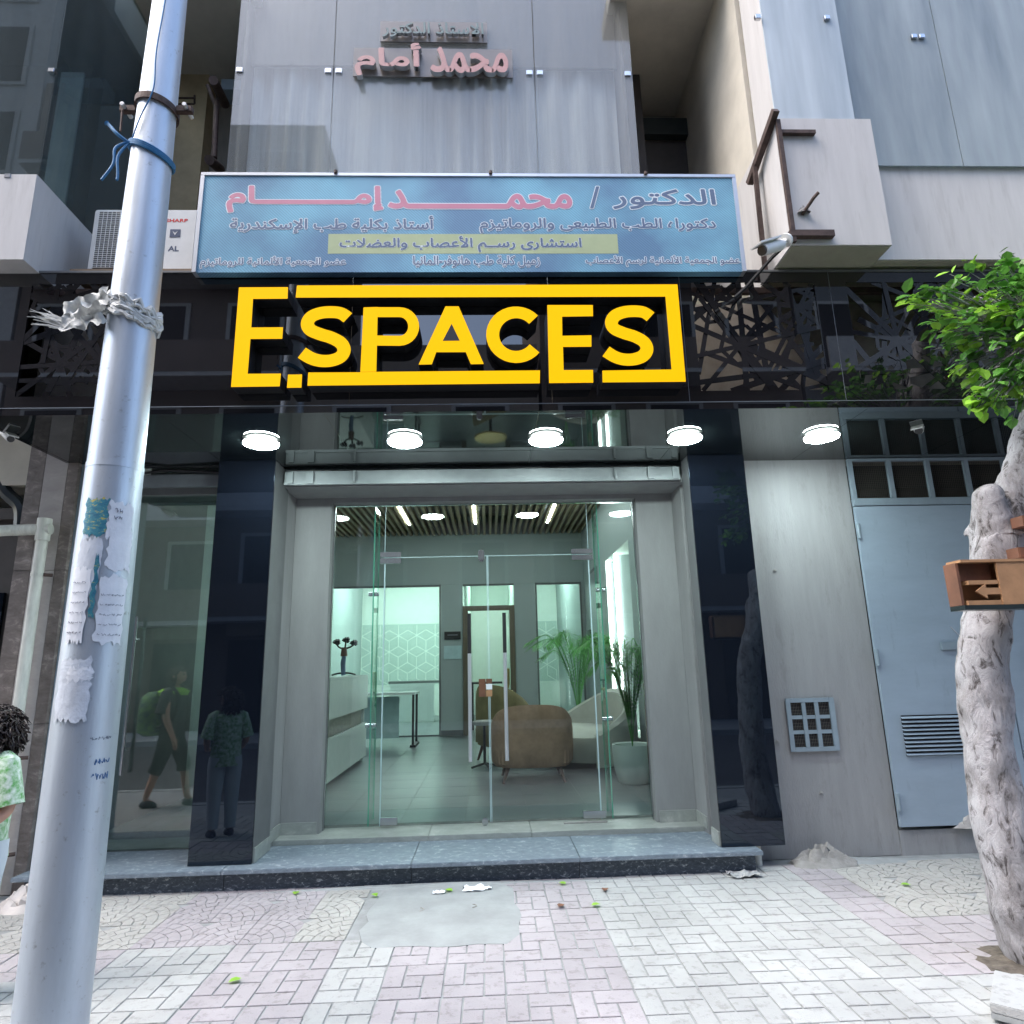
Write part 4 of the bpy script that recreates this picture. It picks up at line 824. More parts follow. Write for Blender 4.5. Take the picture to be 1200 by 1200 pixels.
# ================================================================== BRACKETS, CAMERAS
sb = thing('steel_bracket', (2.3, 4.2, 4.8), 'rusty welded steel angle bracket on the corner of the beige parapet', 'bracket')
def bar(pts, r, nm='angle_bar', par=sb, mt_='rust'):
    return MB().tube(pts, r, 4).build(nm, mt_, par)
pA = survey(905, 140, 4.26); pB = survey(868, 205, 4.7); pC = survey(921, 283, 4.26); 
bar([(2.30, 4.22, pA.z+.05), (2.26, 4.72, 5.53)], .035); bar([(2.33, 4.27, pA.z), (2.33, 4.27, pC.z)], .022)
bar([(2.255, 4.58, 5.6), (2.255, 4.62, 4.62)], .022)
z = survey(925, 154, 4.27).z; bx('flange', 2.33, 2.62, 4.262, 4.298, z-.018, z+.012, 'rust', sb); z = survey(940, 275, 4.27).z; bx('flange', 2.30, 2.64, 4.25, 4.298, z-.02, z+.03, 'rust', sb)
bar([(2.3, 4.3, pC.z+.02), (2.22, 4.42, 4.62), (2.03, 4.50, 4.42), (1.93, 4.5, 4.33)], .013, 'lower_strut', sb, 'dark')
ra = thing('cut_rebar', (2.5, 4.27, 5.0), 'stub of bent metal sticking from the beige parapet', 'rebar')
p = survey(945, 243, 4.28); MB().tube([(p.x-.03, 4.3, p.z-.05), (p.x+.02, 4.2, p.z+.02), (p.x+.05, 4.18, p.z+.05)], .013, 8).build('rod', 'rust', ra); lump(p.x-.02, 4.29, .05, .03, .05, 10, 3, 2, p.z-.04).build('mortar', 'cement_dark', ra)
def cctv(loc, dirv, lab, s=1.0, mount=(0, .0, .12)):
    t = thing('security_camera', loc, lab, 'security camera'); loc = Vector(loc); d = Vector(dirv).normalized()
    MB().tube([loc-d*.09*s, loc+d*.10*s], .036*s, 14).build('body', 'white_plastic', t, smooth=True)
    MB().tube([loc+d*.101*s, loc+d*.112*s], .031*s, 14).build('lens', 'black_plastic', t, smooth=True)
    up = Vector((0, 0, 1)); sd_ = d.cross(up).normalized(); u2 = sd_.cross(d)
    q_ = [loc-d*.07*s+sd_*.045*s+u2*.036*s, loc+d*.14*s+sd_*.045*s+u2*.036*s, loc+d*.14*s-sd_*.045*s+u2*.036*s, loc-d*.07*s-sd_*.045*s+u2*.036*s]
    v = q_+[a_+u2*.01*s for a_ in q_]; fixnormals(MB().add(v, [(0, 1, 2, 3), (7, 6, 5, 4), (0, 4, 5, 1), (1, 5, 6, 2), (2, 6, 7, 3), (3, 7, 4, 0)]).build('sun_shield', 'white_plastic', t))
    e_ = loc+Vector(mount)*s
    MB().tube([loc-d*.04*s, loc-d*.05*s+(e_-loc)*.5, e_], .02*s, 8).build('arm', 'white_plastic', t, smooth=True); MB().tube([e_, e_+Vector(mount).normalized()*.02], .045*s, 12).build('base', 'white_plastic', t, smooth=True)
    return t
p = survey(905, 290, 4.15); cctv(p, (-.8, -.35, -.45), 'white bullet camera on the steel bracket right of the signboard', 1.15, (.12, .06, .09))
p = survey(1078, 497, 5.05); cctv(p, (-.55, -.5, -.75), 'white bullet camera hanging from the soffit above the blue door', 1.0, (.02, .02, .12))
p = survey(8, 510, 4.95); cctv(p, (.75, -.45, -.55), 'white bullet camera under the soffit at the far left', .8, (-.05, .02, .11))
# rusty hooks in the left recess
hk = thing('pipe_bracket', (-2.6, 5.6, 6), 'rusty pipe brackets poking out of the left recess beside the glass bay', 'bracket')
for (x1_, y1_, x2_, y2_, Ya, Yb, r_) in ((250, 94, 264, 122, 5.3, 5.7, .045), (245, 187, 258, 198, 5.3, 5.6, .045), (243, 100, 255, 130, 5.45, 5.5, .018), (254, 118, 251, 185, 5.5, 5.5, .028)):
    a_ = survey(x1_, y1_, Ya); b2 = survey(x2_, y2_, Yb); MB().tube([a_, b2], r_, 10).build('pipe', 'rust', hk, smooth=True)
for (x1_, y1_, x2_, y2_) in ((205, 115, 228, 115), (228, 112, 228, 122), (205, 122, 228, 122)):
    MB().tube([survey(x1_, y1_, 6.1), survey(x2_, y2_, 6.1)], .012, 6).build('thin_rod', 'rust', hk)

# ================================================================== LAMP POST WITH PAPERS
px_, py_ = -1.835, 3.2
def prad(z): return .1405-.0026*z-.0012*z*z if z < 3.8 else .1133-.0128*(z-3.8)
pole = thing('street_pole', (px_, py_, 0), 'galvanised steel street pole plastered with torn papers in front of the shop', 'pole')
MB().tube([(px_, py_, z) for z in (-.05, .5, 1, 1.5, 2, 2.62)], [prad(z) for z in (-.05, .5, 1, 1.5, 2, 2.62)], 40).build('shaft', 'galv', pole, smooth=True)
MB().tube([(px_, py_, z) for z in (2.624, 3.2, 4, 5, 6, 7.5)], [prad(z)-.002 for z in (2.624, 3.2, 4, 5, 6, 7.5)], 40).build('upper_shaft', 'galv', pole, smooth=True)
MB().tube([(px_, py_, 2.60), (px_, py_, 2.63)], [prad(2.6)+.0015, prad(2.63)+.0005], 40).build('weld_seam', 'galv', pole, smooth=True)
def wrap(name, a0, a1, z0, z1, mt_, parent, lift=.0015, seed=0, rag=.012, **k):
    """sheet of paper stuck round the shaft; angle 0 faces the camera, positive to the right"""
    rr = random.Random(seed); n, m_ = 14, 12; mb = MB(); base = math.atan2(-py_, -px_)
    eT = [rr.uniform(-rag, rag) for _ in range(n+1)]; eB = [rr.uniform(-rag, rag) for _ in range(n+1)]; eL = [rr.uniform(-rag, rag)*4 for _ in range(m_+1)]; eR = [rr.uniform(-rag, rag)*4 for _ in range(m_+1)]
    for j in range(m_+1):
        for i in range(n+1):
            u, v = i/n, j/m_; a = math.radians(a0+(a1-a0)*u)+(eL[j]*(1-u)+eR[j]*u); z = z0+(z1-z0)*v+eB[i]*(1-v)+eT[i]*v
            r_ = prad(z)+lift+.0014*max(0, noise.noise(Vector((u*6, v*7, seed*3.1))))
            mb.v.append(Vector((px_+r_*math.cos(base+a), py_+r_*math.sin(base+a), z)))
    for j in range(m_):
        for i in range(n): q_ = j*(n+1)+i; mb.f.append((q_, q_+1, q_+n+2, q_+n+1))
    return mb.build(name, mt_, parent, smooth=True, **k)
def scribble(a0, a1, z, h, mt_, parent, seed, r=.0014, lift=.004):
    rr = random.Random(seed); base = math.atan2(-py_, -px_); a = a0; mb = MB()
    while a < a1-1:
        L_ = rr.uniform(3, 8); pts = []
        for k in range(7):
            aa = base+math.radians(min(a1, a+L_*k/6)); zz = z+rr.uniform(-h, h)*.5; q_ = prad(zz)+lift; pts.append((px_+q_*math.cos(aa), py_+q_*math.sin(aa), zz))
        mb.tube(pts, r, 4); a += L_+rr.uniform(1, 3)
    mb.build('handwriting', mt_, parent)
papers = [(-50, -4, 2.25, 2.43, 'poster', 'colourful torn poster scrap on the pole'), (-2, 46, 2.24, 2.42, 'paper', 'blank white sheet at the top of the pole papers'), (2, 50, 2.10, 2.29, 'paper', 'tilted white sheet below the blank one'), (-52, -8, 1.98, 2.24, 'paper2', 'crumpled film covered sheet on the left of the pole'), (-4, 48, 1.76, 2.07, 'paper', 'large ragged white notice on the right of the pole'), (-58, -20, 1.77, 2.10, 'paper', 'narrow notice printed with rows of text'), (-17, -8, 1.88, 2.16, 'poster', 'thin strip of blue print between the notices'), (-58, 0, 1.43, 1.70, 'paper2', 'lowest peeling notice with a torn lower edge'), (-40, 2, 1.60, 1.66, 'paper', 'small white scrap of the lowest notice')]
for i, (a0, a1, z0, z1, mt_, lab) in enumerate(papers):
    t = thing('paper_notice', (px_, py_-.15, z0), lab, 'paper notice', 'papers glued to the pole')
    wrap('sheet', a0, a1, z0, z1, mt_, t, .0012+.0008*i, i, .014)
    if mt_ == 'paper' and z1-z0 > .2 and i != 1:
        for k in range(int((z1-z0)/.045)-1): scribble(a0+5, a1-6, z0+.04+k*.045, .010, 'ink', t, i*20+k, .0009, .0045+.0008*i)
    if i == 1: scribble(8, 22, 2.38, .022, 'ink', t, 5, .0014, .006); scribble(8, 22, 2.345, .022, 'ink', t, 6, .0014, .006)
scribble(22, 50, 1.25, .03, 'blueink', pole, 91, .0016, .002); scribble(18, 50, 1.19, .03, 'blueink', pole, 92, .0014, .002); scribble(10, 50, 1.35, .015, 'ink', pole, 95, .0009, .002)
def ring(z, r_, tilt=.06, n=40, k=0, amp=0):
    base = math.atan2(-py_, -px_); return [(px_+(prad(z)+r_+amp*noise.noise(Vector((i*.7, z*9, k))))*math.cos(base+2*PI*i/n), py_+(prad(z)+r_+amp*noise.noise(Vector((i*.7, z*9, k))))*math.sin(base+2*PI*i/n), z+tilt*math.sin(2*PI*i/n+.8)*-1+amp*2*noise.noise(Vector((i*.6, 3, k)))) for i in range(n+1)]
cb = thing('pole_clamp', (px_, py_, 4.78), 'rusty pipe clamp band round the upper pole', 'clamp')
mb = MB(); zc = 4.74
for i in range(40):
    a, a2 = 2*PI*i/40, 2*PI*(i+1)/40; r_ = prad(zc)+.004
    for s in (0, 1): pass
    v = []
    for aa in (a, a2):
        for rr_ in (r_, r_+.01):
            for zz in (zc-.02, zc+.02): v.append((px_+rr_*math.cos(aa), py_+rr_*math.sin(aa), zz-.015*math.cos(aa)))
    mb.add(v, [(0, 1, 5, 4), (2, 6, 7, 3), (0, 4, 6, 2), (1, 3, 7, 5)])
mb.build('band', 'rust', cb)
for s in (-1, 1):
    MB().box(px_+s*(prad(zc)+.01), px_+s*(prad(zc)+.10), py_-.02, py_+.012, zc-.02, zc+.02).build('ear', 'rust', cb, bevel=.003); MB().tube([(px_+s*(prad(zc)+.07), py_-.05, zc), (px_+s*(prad(zc)+.07), py_+.05, zc)], .012, 8).build('bolt', 'alu', cb)
MB().tube([(px_-prad(zc)-.08, py_-.02, zc-.02), (px_-prad(zc)-.075, py_-.02, zc-.16)], .006, 6).build('hook', 'rust', cb)
rp_ = thing('blue_rope', (px_, py_, 4.4), 'blue rope knotted round the pole with a thin cord running up', 'rope')
for k in range(3): MB().tube(ring(4.42+.012*k, .008, .05), .009, 6).build('loop', 'rope', rp_, smooth=True)
kx = px_-prad(4.4)*.75; ky = py_-prad(4.4)*.85
MB().tube(catmull([(kx, ky, 4.44), (kx-.05, ky-.03, 4.47), (kx-.10, ky-.02, 4.53), (kx-.12, ky-.02, 4.55)], 5), [.009]*15+[.014], 7).build('knot_end', 'rope', rp_, smooth=True)
MB().tube(catmull([(kx, ky, 4.45), (kx-.05, ky-.03, 4.38), (kx-.05, ky-.03, 4.28), (kx-.10, ky-.03, 4.18)], 5), .007, 7).build('knot_end', 'rope', rp_, smooth=True)
MB().tube(catmull([(kx, ky, 4.44), (kx-.03, ky-.03, 4.33), (kx-.02, ky-.03, 4.22), (kx-.02, ky-.03, 4.18)], 5), .007, 7).build('knot_end', 'rope', rp_, smooth=True)
MB().tube(catmull([(kx+.02, ky-.01, 4.46), (px_-.02, py_-prad(4.6)-.01, 4.60), (px_+.03, py_-prad(4.8)-.012, 4.78), (px_+.02, py_-prad(5)-.012, 5.05), (px_+.03, py_-prad(6)-.01, 5.6), (px_+.03, py_-prad(6)-.01, 7)], 6), .004, 5).build('cord', 'rope', rp_, smooth=True)
tp = thing('tape_wrap', (px_, py_, 3.45), 'torn dirty tape wrapped round the pole with a tail flying left', 'tape')
zc = 3.46
for k in range(6): MB().tube(ring(zc-.05+.018*k, .006, .045, 40, k, .02), [.012+.008*abs(noise.noise(Vector((i*.5, k, 2)))) for i in range(41)], 6).build('wrap_turn', 'tape', tp, smooth=True)
mb = MB(); nn_ = 16; mm_ = 12; bx0, by0 = px_-prad(zc)*.55, py_-prad(zc)*.88
for j in range(mm_+1):
    for i in range(nn_+1):
        u, v = i/nn_, j/mm_; h = (.21-.05*u)*(1+.25*noise.noise(Vector((u*5, v*2, 1)))); mb.v.append(Vector((bx0-.26*u+.03*noise.noise(Vector((v*5, u*4, 3))), by0-.03+.08*u+.05*noise.noise(Vector((u*5, v*6, 7))), zc+.03-.035*u+h*(v-.75)+.03*noise.noise(Vector((u*5, v*4, 9))))))
for j in range(mm_):
    for i in range(nn_): q_ = j*(nn_+1)+i; mb.f.append((q_, q_+1, q_+nn_+2, q_+nn_+1))
mb.build('torn_tail', 'tape', tp, smooth=True)
mb = MB()
for k in range(26):
    a_ = Vector((bx0-.24, by0+.05, zc-.09+R_.uniform(-.03, .03))); b2 = a_+Vector((-.14+R_.uniform(-.05, .05), R_.uniform(-.02, .05), .06+R_.uniform(-.04, .03))); mb.tube([a_, (a_+b2)/2+Vector((0, 0, R_.uniform(-.01, .01))), b2], [.006, .004, .001], 4)
mb.build('frayed_end', 'tape', tp)

# ================================================================== TREE
tree = thing('street_tree', (2.85, 3.9, 0), 'whitewashed street tree with a cut fork and bright green leaves at the right edge', 'tree')
def skinmesh(name, verts, edges, radii, mt_, parent, sub=2, disp=0, dscale=5, root=0, remesh=0):
    me = bpy.data.meshes.new(name); off = wloc(parent); me.from_pydata([tuple(Vector(v)-off) for v in verts], edges, [])
    o = bpy.data.objects.new(name, me); C.objects.link(o); o.modifiers.new('s', 'SKIN'); o.modifiers.new('u', 'SUBSURF').levels = sub
    sv = me.skin_vertices[0].data
    for i, r_ in enumerate(radii): sv[i].radius = (r_, r_) if not isinstance(r_, tuple) else r_; sv[i].use_root = (i == root)
    dg = bpy.context.evaluated_depsgraph_get(); dg.update(); m2 = bpy.data.meshes.new_from_object(o.evaluated_get(dg)); bpy.data.objects.remove(o)
    if disp:
        for v in m2.vertices:
            n_ = v.normal; q3 = Vector((v.co.x, v.co.y, v.co.z*.7)); v.co += n_*disp*(noise.noise(q3*dscale)+.5*noise.noise(q3*dscale*2.7)+.35*abs(noise.noise(q3*dscale*6)))
    m2.materials.clear(); m2.materials.append(M[mt_]); m2.polygons.foreach_set('use_smooth', [True]*len(m2.polygons))
    o = bpy.data.objects.new(name, m2); C.objects.link(o); o.parent = parent; WL[o.name] = off; return o
TP = [(2.96, 3.9, -.13), (2.89, 3.9, .2), (2.85, 3.9, .54), (2.85, 3.9, .98), (2.90, 3.9, 1.55), (2.99, 3.9, 1.85), (3.11, 3.9, 2.16), (3.27, 3.9, 2.48), (3.47, 3.9, 2.85), (3.66, 3.9, 3.3), (3.8, 3.88, 3.8), (3.95, 3.85, 4.4)]
TPr = [.19, .16, .142, .138, .136, .136, .155, .135, .115, .105, .09, .06]
EX = [(3.105, 3.87, 2.42), (3.09, 3.84, 2.64), (3.45, 3.75, 3.65), (3.15, 3.72, 3.85), (3.9, 3.6, 4.0), (3.5, 3.6, 3.3), (3.2, 3.6, 3.3)]
EXr = [.10, .082, .035, .018, .04, .02, .014]
skinmesh('trunk', TP+EX, [(i, i+1) for i in range(11)]+[(6, 12), (12, 13), (9, 14), (14, 15), (10, 16), (9, 17), (17, 18)], TPr+EXr, 'bark', tree, 3, .024, 5.0)
mb = MB(); mb2 = MB()
def leaf(mb, c, s, d, up):
    d = d.normalized(); sd_ = d.cross(up).normalized(); nrm = sd_.cross(d)
    k = [(0, 0, 0), (.33, .36, .06), (.7, .30, .05), (1, 0, -.08), (.7, -.30, .05), (.33, -.36, .06), (.5, 0, -.03)]
    v = [c+d*a*s+sd_*b_*s+nrm*h*s for a, b_, h in k]; mb.add(v, [(0, 1, 6), (1, 2, 6), (2, 3, 6), (3, 4, 6), (4, 5, 6), (5, 0, 6)])
twig = MB()
cl_ = [((3.5, 3.75, 3.72), (.55, .5, .45), 110), ((3.1, 3.65, 3.72), (.28, .25, .18), 30), ((2.80, 3.6, 3.80), (.12, .10, .05), 9), ((3.15, 3.62, 3.45), (.30, .25, .24), 40), ((3.25, 3.6, 3.22), (.20, .22, .16), 22), ((3.02, 3.58, 3.12), (.12, .1, .07), 12), ((3.55, 3.6, 3.4), (.35, .3, .4), 60), ((4.05, 3.7, 3.95), (.35, .4, .3), 60), ((4.2, 3.7, 3.7), (.6, .6, .6), 120), ((4.8, 3.6, 4.4), (.6, .6, .5), 120), ((3.5, 3.62, 3.92), (.18, .2, .14), 30)]
core = Vector((3.65, 3.8, 3.7))
for (c, r_, nn) in cl_:
    c = Vector(c)
    for _ in range(nn):
        while True:
            u = Vector((R_.uniform(-1, 1), R_.uniform(-1, 1), R_.uniform(-1, 1)))
            if u.length < 1: break
        q_ = c+Vector((u.x*r_[0], u.y*r_[1], u.z*r_[2])); outd = (q_-core).normalized()
        tw_end = q_+outd*.08+Vector((0, 0, -.02))
        twig.tube([q_-outd*.26+Vector((0, 0, -.03)), q_-outd*.1, tw_end], [.006, .004, .0015], 4)
        young = R_.random() < .30
        for k in range(R_.randint(4, 6)):
            d_ = (outd*.6+Vector((R_.uniform(-1, 1), R_.uniform(-1, 1), R_.uniform(-.7, .35)))).normalized()
            leaf(mb2 if young else mb, q_+outd*R_.uniform(-.05, .08), R_.uniform(.035, .105), d_, (Vector((0, 0, 1))+Vector((R_.uniform(-.5, .5), R_.uniform(-.6, .2), 0))).normalized())
mb.build('crown', 'leaf', tree); mb2.build('young_leaves', 'leaf_new', tree); twig.build('twigs', 'bark', tree, kind='stuff')

# arrow sign box hung in the tree
ab = thing('arrow_sign_box', (2.8, 3.6, 1.98), 'broken wooden sign box with a left pointing arrow strapped to the tree', 'sign')
def Wb(x, y, Y=3.55): p = survey(x, y, Y); return p.x, p.z
fx0, fz1 = Wb(1126, 657); fx1 = 3.5; fz0 = Wb(1117, 714)[1]
mid = Wb(1172, 690)[0]
bx('back_board', fx0, fx1, 3.64, 3.66, fz0, fz1, 'tan_board', ab); bx('front_board', mid, fx1, 3.545, 3.56, fz0+.012, fz1-.012, 'tan_board', ab)
bx('top_board', fx0-.01, fx1, 3.54, 3.66, fz1-.011, fz1+.004, 'tan_board', ab); bx('bottom_board', fx0-.03, fx1, 3.54, 3.66, fz0-.006, fz0+.02, 'dark_teal', ab); bx('middle_rail', fx0+.02, mid-.001, 3.55, 3.60, (fz0+fz1)/2-.0, (fz0+fz1)/2+.022, 'tan_board', ab)
bx('inner_board', fx0+.01, mid, 3.60, 3.62, (fz0+fz1)/2+.024, fz1-.012, 'brown_board', ab); bx('end_board', fx0-.03, fx0-.015, 3.56, 3.66, fz0+.021, fz1-.012, 'brown_board', ab)
bx('lower_rail', fx0, mid-.001, 3.55, 3.58, fz0+.021, fz0+.045, 'tan_board', ab)
za = fz0+.095; xa = Wb(1143, 690)[0]
MB().poly([(xa, za), (xa+.06, za+.04), (xa+.06, za+.018), (mid+.001, za+.018), (mid+.001, za-.018), (xa+.06, za-.018), (xa+.06, za-.04)], 3.547, 3.556).build('arrow', 'tan_board', ab)
for px, py in ((1196, 613), (1191, 650)):
    p = survey(px, py, 3.72); MB().box(p.x-.03, p.x+.12, 3.66, 3.76, p.z-.03, p.z+.035).build('mount_block', 'brown_board', ab, bevel=.004)

# ================================================================== DEBRIS
def scrap(loc, s, mt_, lab, cat, seed, flat=.35, nm='paper_scrap', group=None):
    rr = random.Random(seed); mb = MB(); n = 7; loc = Vector(loc)
    for j in range(n+1):
        for i in range(n+1):
            u, v = i/n-.5, j/n-.5; mb.v.append(loc+Vector((u*s*2*(1+.3*noise.noise(Vector((j*.5, seed, 0)))), v*s*1.3*(1+.3*noise.noise(Vector((i*.5, seed, 4)))), .006+s*flat*abs(noise.noise(Vector((u*5, v*5, seed)))))))
    for j in range(n):
        for i in range(n): q_ = j*(n+1)+i; mb.f.append((q_, q_+1, q_+n+2, q_+n+1))
    return mb.build(nm, mt_, None, origin=loc, label=lab, cat=cat, group=group)
G = lambda x, y: (lambda v: EYE+v*(-1.62/v.z))(CR*((x-600)/F_PX)+CU*((600-y)/F_PX)+CF)
scrap(G(555, 1043), .075, 'paper', 'crumpled white paper with red flecks in front of the step centre', 'litter', 1, .5); scrap(G(514, 1047), .045, 'paper', 'small white paper left of the crumpled one', 'litter', 2, .5); scrap(G(570, 1042), .04, 'paper', 'white shred right of the crumpled paper', 'litter', 3, .5)
scrap(G(872, 1026), .12, 'tile_white', 'white plaster crumbs at the right end of the step', 'litter', 4, .4)
for i, (x, y, lab) in enumerate(((663, 1004+34, 'green leaf fallen by the cement patch corner'), (693, 1063, 'green leaf lying on a pink tile near the step'), (530, 1046, 'green leaf between the two papers'), (283, 1149, 'yellow green leaf on the pink tiles at lower left'), (437, 1049, 'green leaf by the left edge of the cement patch'), (655, 1065, 'dry brown leaf on tiles near the patch'), (709, 1046, 'small orange leaf by the step'), (1068, 1039, 'green leaf near the fan tiles'), (345, 990+60, 'green leaf near the foot of the step'))):
    mb = MB(); p = G(x, y); a_ = R_.uniform(0, 6); leaf(mb, p+Vector((0, 0, .012)), .07, Vector((math.cos(a_), math.sin(a_), .05)), Vector((0, 0, 1)))
    mb.build('fallen_leaf', 'brown_board' if 'brown' in lab or 'orange' in lab else 'leaf_new', None, origin=p, label=lab, cat='leaf', group='leaves fallen on the pavement')
# loose paver
lpv = thing('loose_paver', (2.45, 3.45, .03), 'loose white paving slab with grooves lying tilted by the tree foot', 'paving slab')
mt4 = Matrix.Translation((2.52, 3.36, .058)) @ Matrix.Rotation(math.radians(-40), 4, 'Z') @ Matrix.Rotation(math.radians(1.5), 4, 'Y')
for (a_, b2, c_, d_) in ((-.2, -.07, -.2, .2), (-.064, .2, -.2, -.07), (-.064, .2, -.064, .06), (-.064, .2, .066, .2)): MB().box(a_, b2, c_, d_, -.02, .02, mt4).build('raised_block', 'tile_white', lpv, bevel=.004)
MB().box(-.2, .2, -.2, .2, -.045, -.021, mt4).build('slab', 'cement', lpv)
bg_ = scrap(Vector((2.57, 3.22, .078)), .06, 'teal_bag', 'crumpled turquoise plastic scrap on the loose slab', 'litter', 9, .6)

# ================================================================== INTERIOR
FZ = .22
room = thing('shop_interior', (0, 10, FZ), 'grey green reception room seen through the glass', 'room'); room['kind'] = 'structure'
def I(name, *a, **k): return bx(name, *a[:6], a[6], room, **k)
fl = bx('floor', -3.9, 2.2, 6.642, 22, .10, FZ-.004, 'cement_dark', None, kind='structure')
tsx, tsy = .60, .60
for i in range(10):
    for j in range(14):
        x, y = -3.88+i*.606, 6.65+j*.606*1.0
        if x > 2.0: continue
        o = bx('floor_tile', x, min(x+.602, 2.19), y, y+.602, FZ-.003, FZ, 'int_floor', fl)
I('far_floor', -3.88, 2.19, 15.14, 22, FZ-.003, FZ-.001, 'int_floor')
bx('floor', -3.5, -1.9, 6.26, 6.64, .10, .165, 'threshold', None, kind='structure')
I('left_wall', -3.95, -3.85, 8.3, 22, FZ, 4.9, 'teal_wall'); I('left_pier', -3.95, -3.55, 6.5, 8.298, .1, 4.9, 'dark_reveal'); I('right_wall', 2.12, 2.22, 6.52, 11.0-1.3, FZ, 4.9, 'teal_wall'); I('right_wall', 2.12, 2.22, 11.72, 22, FZ, 4.9, 'teal_wall')
I('right_wall_above', 2.12, 2.22, 9.702, 11.718, 3.42, 4.9, 'teal_wall'); I('right_wall_below', 2.12, 2.22, 9.702, 11.718, FZ, .55, 'teal_wall')
I('front_wall', -3.4, -1.6, 6.562, 6.66, 3.29, 4.9, 'teal_wall'); I('front_wall', -1.598, 2.2, 6.562, 6.66, 3.29, 4.9, 'teal_wall'); I('front_pier', -2.32, -1.7, 6.562, 6.63, FZ, 3.288, 'teal_wall'); I('front_pier', 1.55, 2.118, 6.562, 6.63, FZ, 3.288, 'teal_wall')
I('ceiling', -3.95, 2.22, 6.66, 22.1, 4.901, 5.0, 'dark_teal')
BW = 14.5
I('back_wall', -1.02, -.555, BW, BW+.2, FZ, 3.38, 'teal_wall'); I('back_wall', .575, 1.035, BW, BW+.2, FZ, 3.38, 'teal_wall'); I('back_wall', -3.85, 2.12, BW, BW+.2, 3.382, 4.9, 'teal_wall'); I('back_wall', 2.06, 2.118, BW, BW+.2, FZ, 3.38, 'teal_wall')
for a, b_ in ((-1.02, -.555), (.575, 1.035)): I('skirting', a, b_, BW-.015, BW-.002, FZ, .33, 'dark_reveal')
for x0_, x1_ in ((-3.84, -1.025), (1.04, 2.055)):
    t = thing('inner_glazing', ((x0_+x1_)/2, BW, FZ), ('wide' if x0_ < 0 else 'narrow')+' dark framed inner glass wall at the back of the room', 'glass partition')
    bx('frame_side', x0_, x0_+.035, BW-.03, BW+.03, FZ, 3.38, 'dark_reveal', t); bx('frame_side', x1_-.035, x1_, BW-.03, BW+.03, FZ, 3.38, 'dark_reveal', t); bx('frame_head', x0_+.036, x1_-.036, BW-.03, BW+.03, 3.335, 3.375, 'dark_reveal', t); bx('frame_sill', x0_+.036, x1_-.036, BW-.03, BW+.03, FZ, .25, 'dark_reveal', t)
    bx('pane', x0_+.036, x1_-.036, BW, BW+.01, .251, 3.334, 'clear', t)
dfm = thing('inner_doorway', (0, BW, FZ), 'dark wood door frame with a glazed light above in the back wall', 'doorway')
bx('post', -.55, -.44, BW-.04, BW+.1, FZ, 2.90, 'wood_dark', dfm); bx('post', .46, .57, BW-.04, BW+.1, FZ, 2.90, 'wood_dark', dfm); bx('head', -.438, .458, BW-.04, BW+.1, 2.80, 2.90, 'wood_dark', dfm); bx('transom_bar', -.55, .57, BW-.01, BW+.05, 3.34, 3.378, 'dark_reveal', dfm); bx('transom_pane', -.54, .56, BW+.01, BW+.02, 2.902, 3.338, 'clear', dfm)
# far rooms
FY = 20.5
I('far_wall', -3.85, 2.12, FY, FY+.2, FZ, 4.9, 'white_wall'); I('partition', -.52, -.50, BW+.21, FY-.002, FZ, 4.9, 'white_wall'); I('partition', .62, .64, BW+.21, FY-.002, FZ, 4.9, 'white_wall')
wp = thing('cube_wallpaper', (-1.9, FY, 1.2), 'sage green wallpaper band with pale cube lines in the far room', 'wallpaper')
bx('paper', -3.84, -.53, FY-.01, FY-.002, 1.14, 2.92, 'wallpaper', wp)
def cubes(mb, x0, x1, z0, z1, s, Y):
    hx = s*math.sqrt(3)/2; segs = []
    j = 0; z = z0-s
    while z < z1+s:
        x = x0-hx+(hx if j % 2 else 0)
        while x < x1+hx:
            ctr = (x, z)
            vt = [(x+s*math.sin(math.radians(60*k)), z+s*math.cos(math.radians(60*k))) for k in range(6)]
            for k in range(6): segs.append((vt[k], vt[(k+1) % 6]))
            for k in (0, 2, 4): segs.append((ctr, vt[k]))
            x += 2*hx
        z += 1.5*s; j += 1
    seen = set()
    for a, b_ in segs:
        key = tuple(sorted(((round(a[0], 2), round(a[1], 2)), (round(b_[0], 2), round(b_[1], 2)))))
        if key in seen: continue
        seen.add(key)
        if any(not (x0 <= p[0] <= x1 and z0 <= p[1] <= z1) for p in (a, b_)): continue
        dx, dz = b_[0]-a[0], b_[1]-a[1]; l = math.hypot(dx, dz); nx_, nz_ = -dz/l*.009, dx/l*.009
        mb.add([(a[0]+nx_, Y, a[1]+nz_), (b_[0]+nx_, Y, b_[1]+nz_), (b_[0]-nx_, Y, b_[1]-nz_), (a[0]-nx_, Y, a[1]-nz_)], [(0, 1, 2, 3)])
mb = MB(); cubes(mb, -3.84, -.53, 1.14, 2.92, .32, FY-.0125); mb.build('cube_lines', 'wp_line', wp, kind='stuff')
wp2 = thing('cube_wallpaper', (1.4, FY, 1.2), 'sage green cube wallpaper behind the narrow glass wall', 'wallpaper')
bx('paper', .66, 2.1, FY-.01, FY-.002, 1.14, 2.92, 'wallpaper', wp2); mb = MB(); cubes(mb, .66, 2.1, 1.14, 2.92, .32, FY-.0125); mb.build('cube_lines', 'wp_line', wp2, kind='stuff')
# far room lights (lit lamps of those rooms) and strips
for i, (x0_, x1_, y_, lab) in enumerate(((-2.9, -1.2, 17.0, 'lit ceiling panel in the far left room'), (-.2, .4, 17.0, 'lit ceiling panel behind the wooden doorway'), (1.0, 1.8, 17.0, 'lit ceiling panel in the far right room'))):
    bx('ceiling_panel_light', x0_, x1_, y_, y_+1.2, 4.80, 4.83, 'led_panel', None, origin=((x0_+x1_)/2, y_, 4.8), label=lab, cat='lamp')
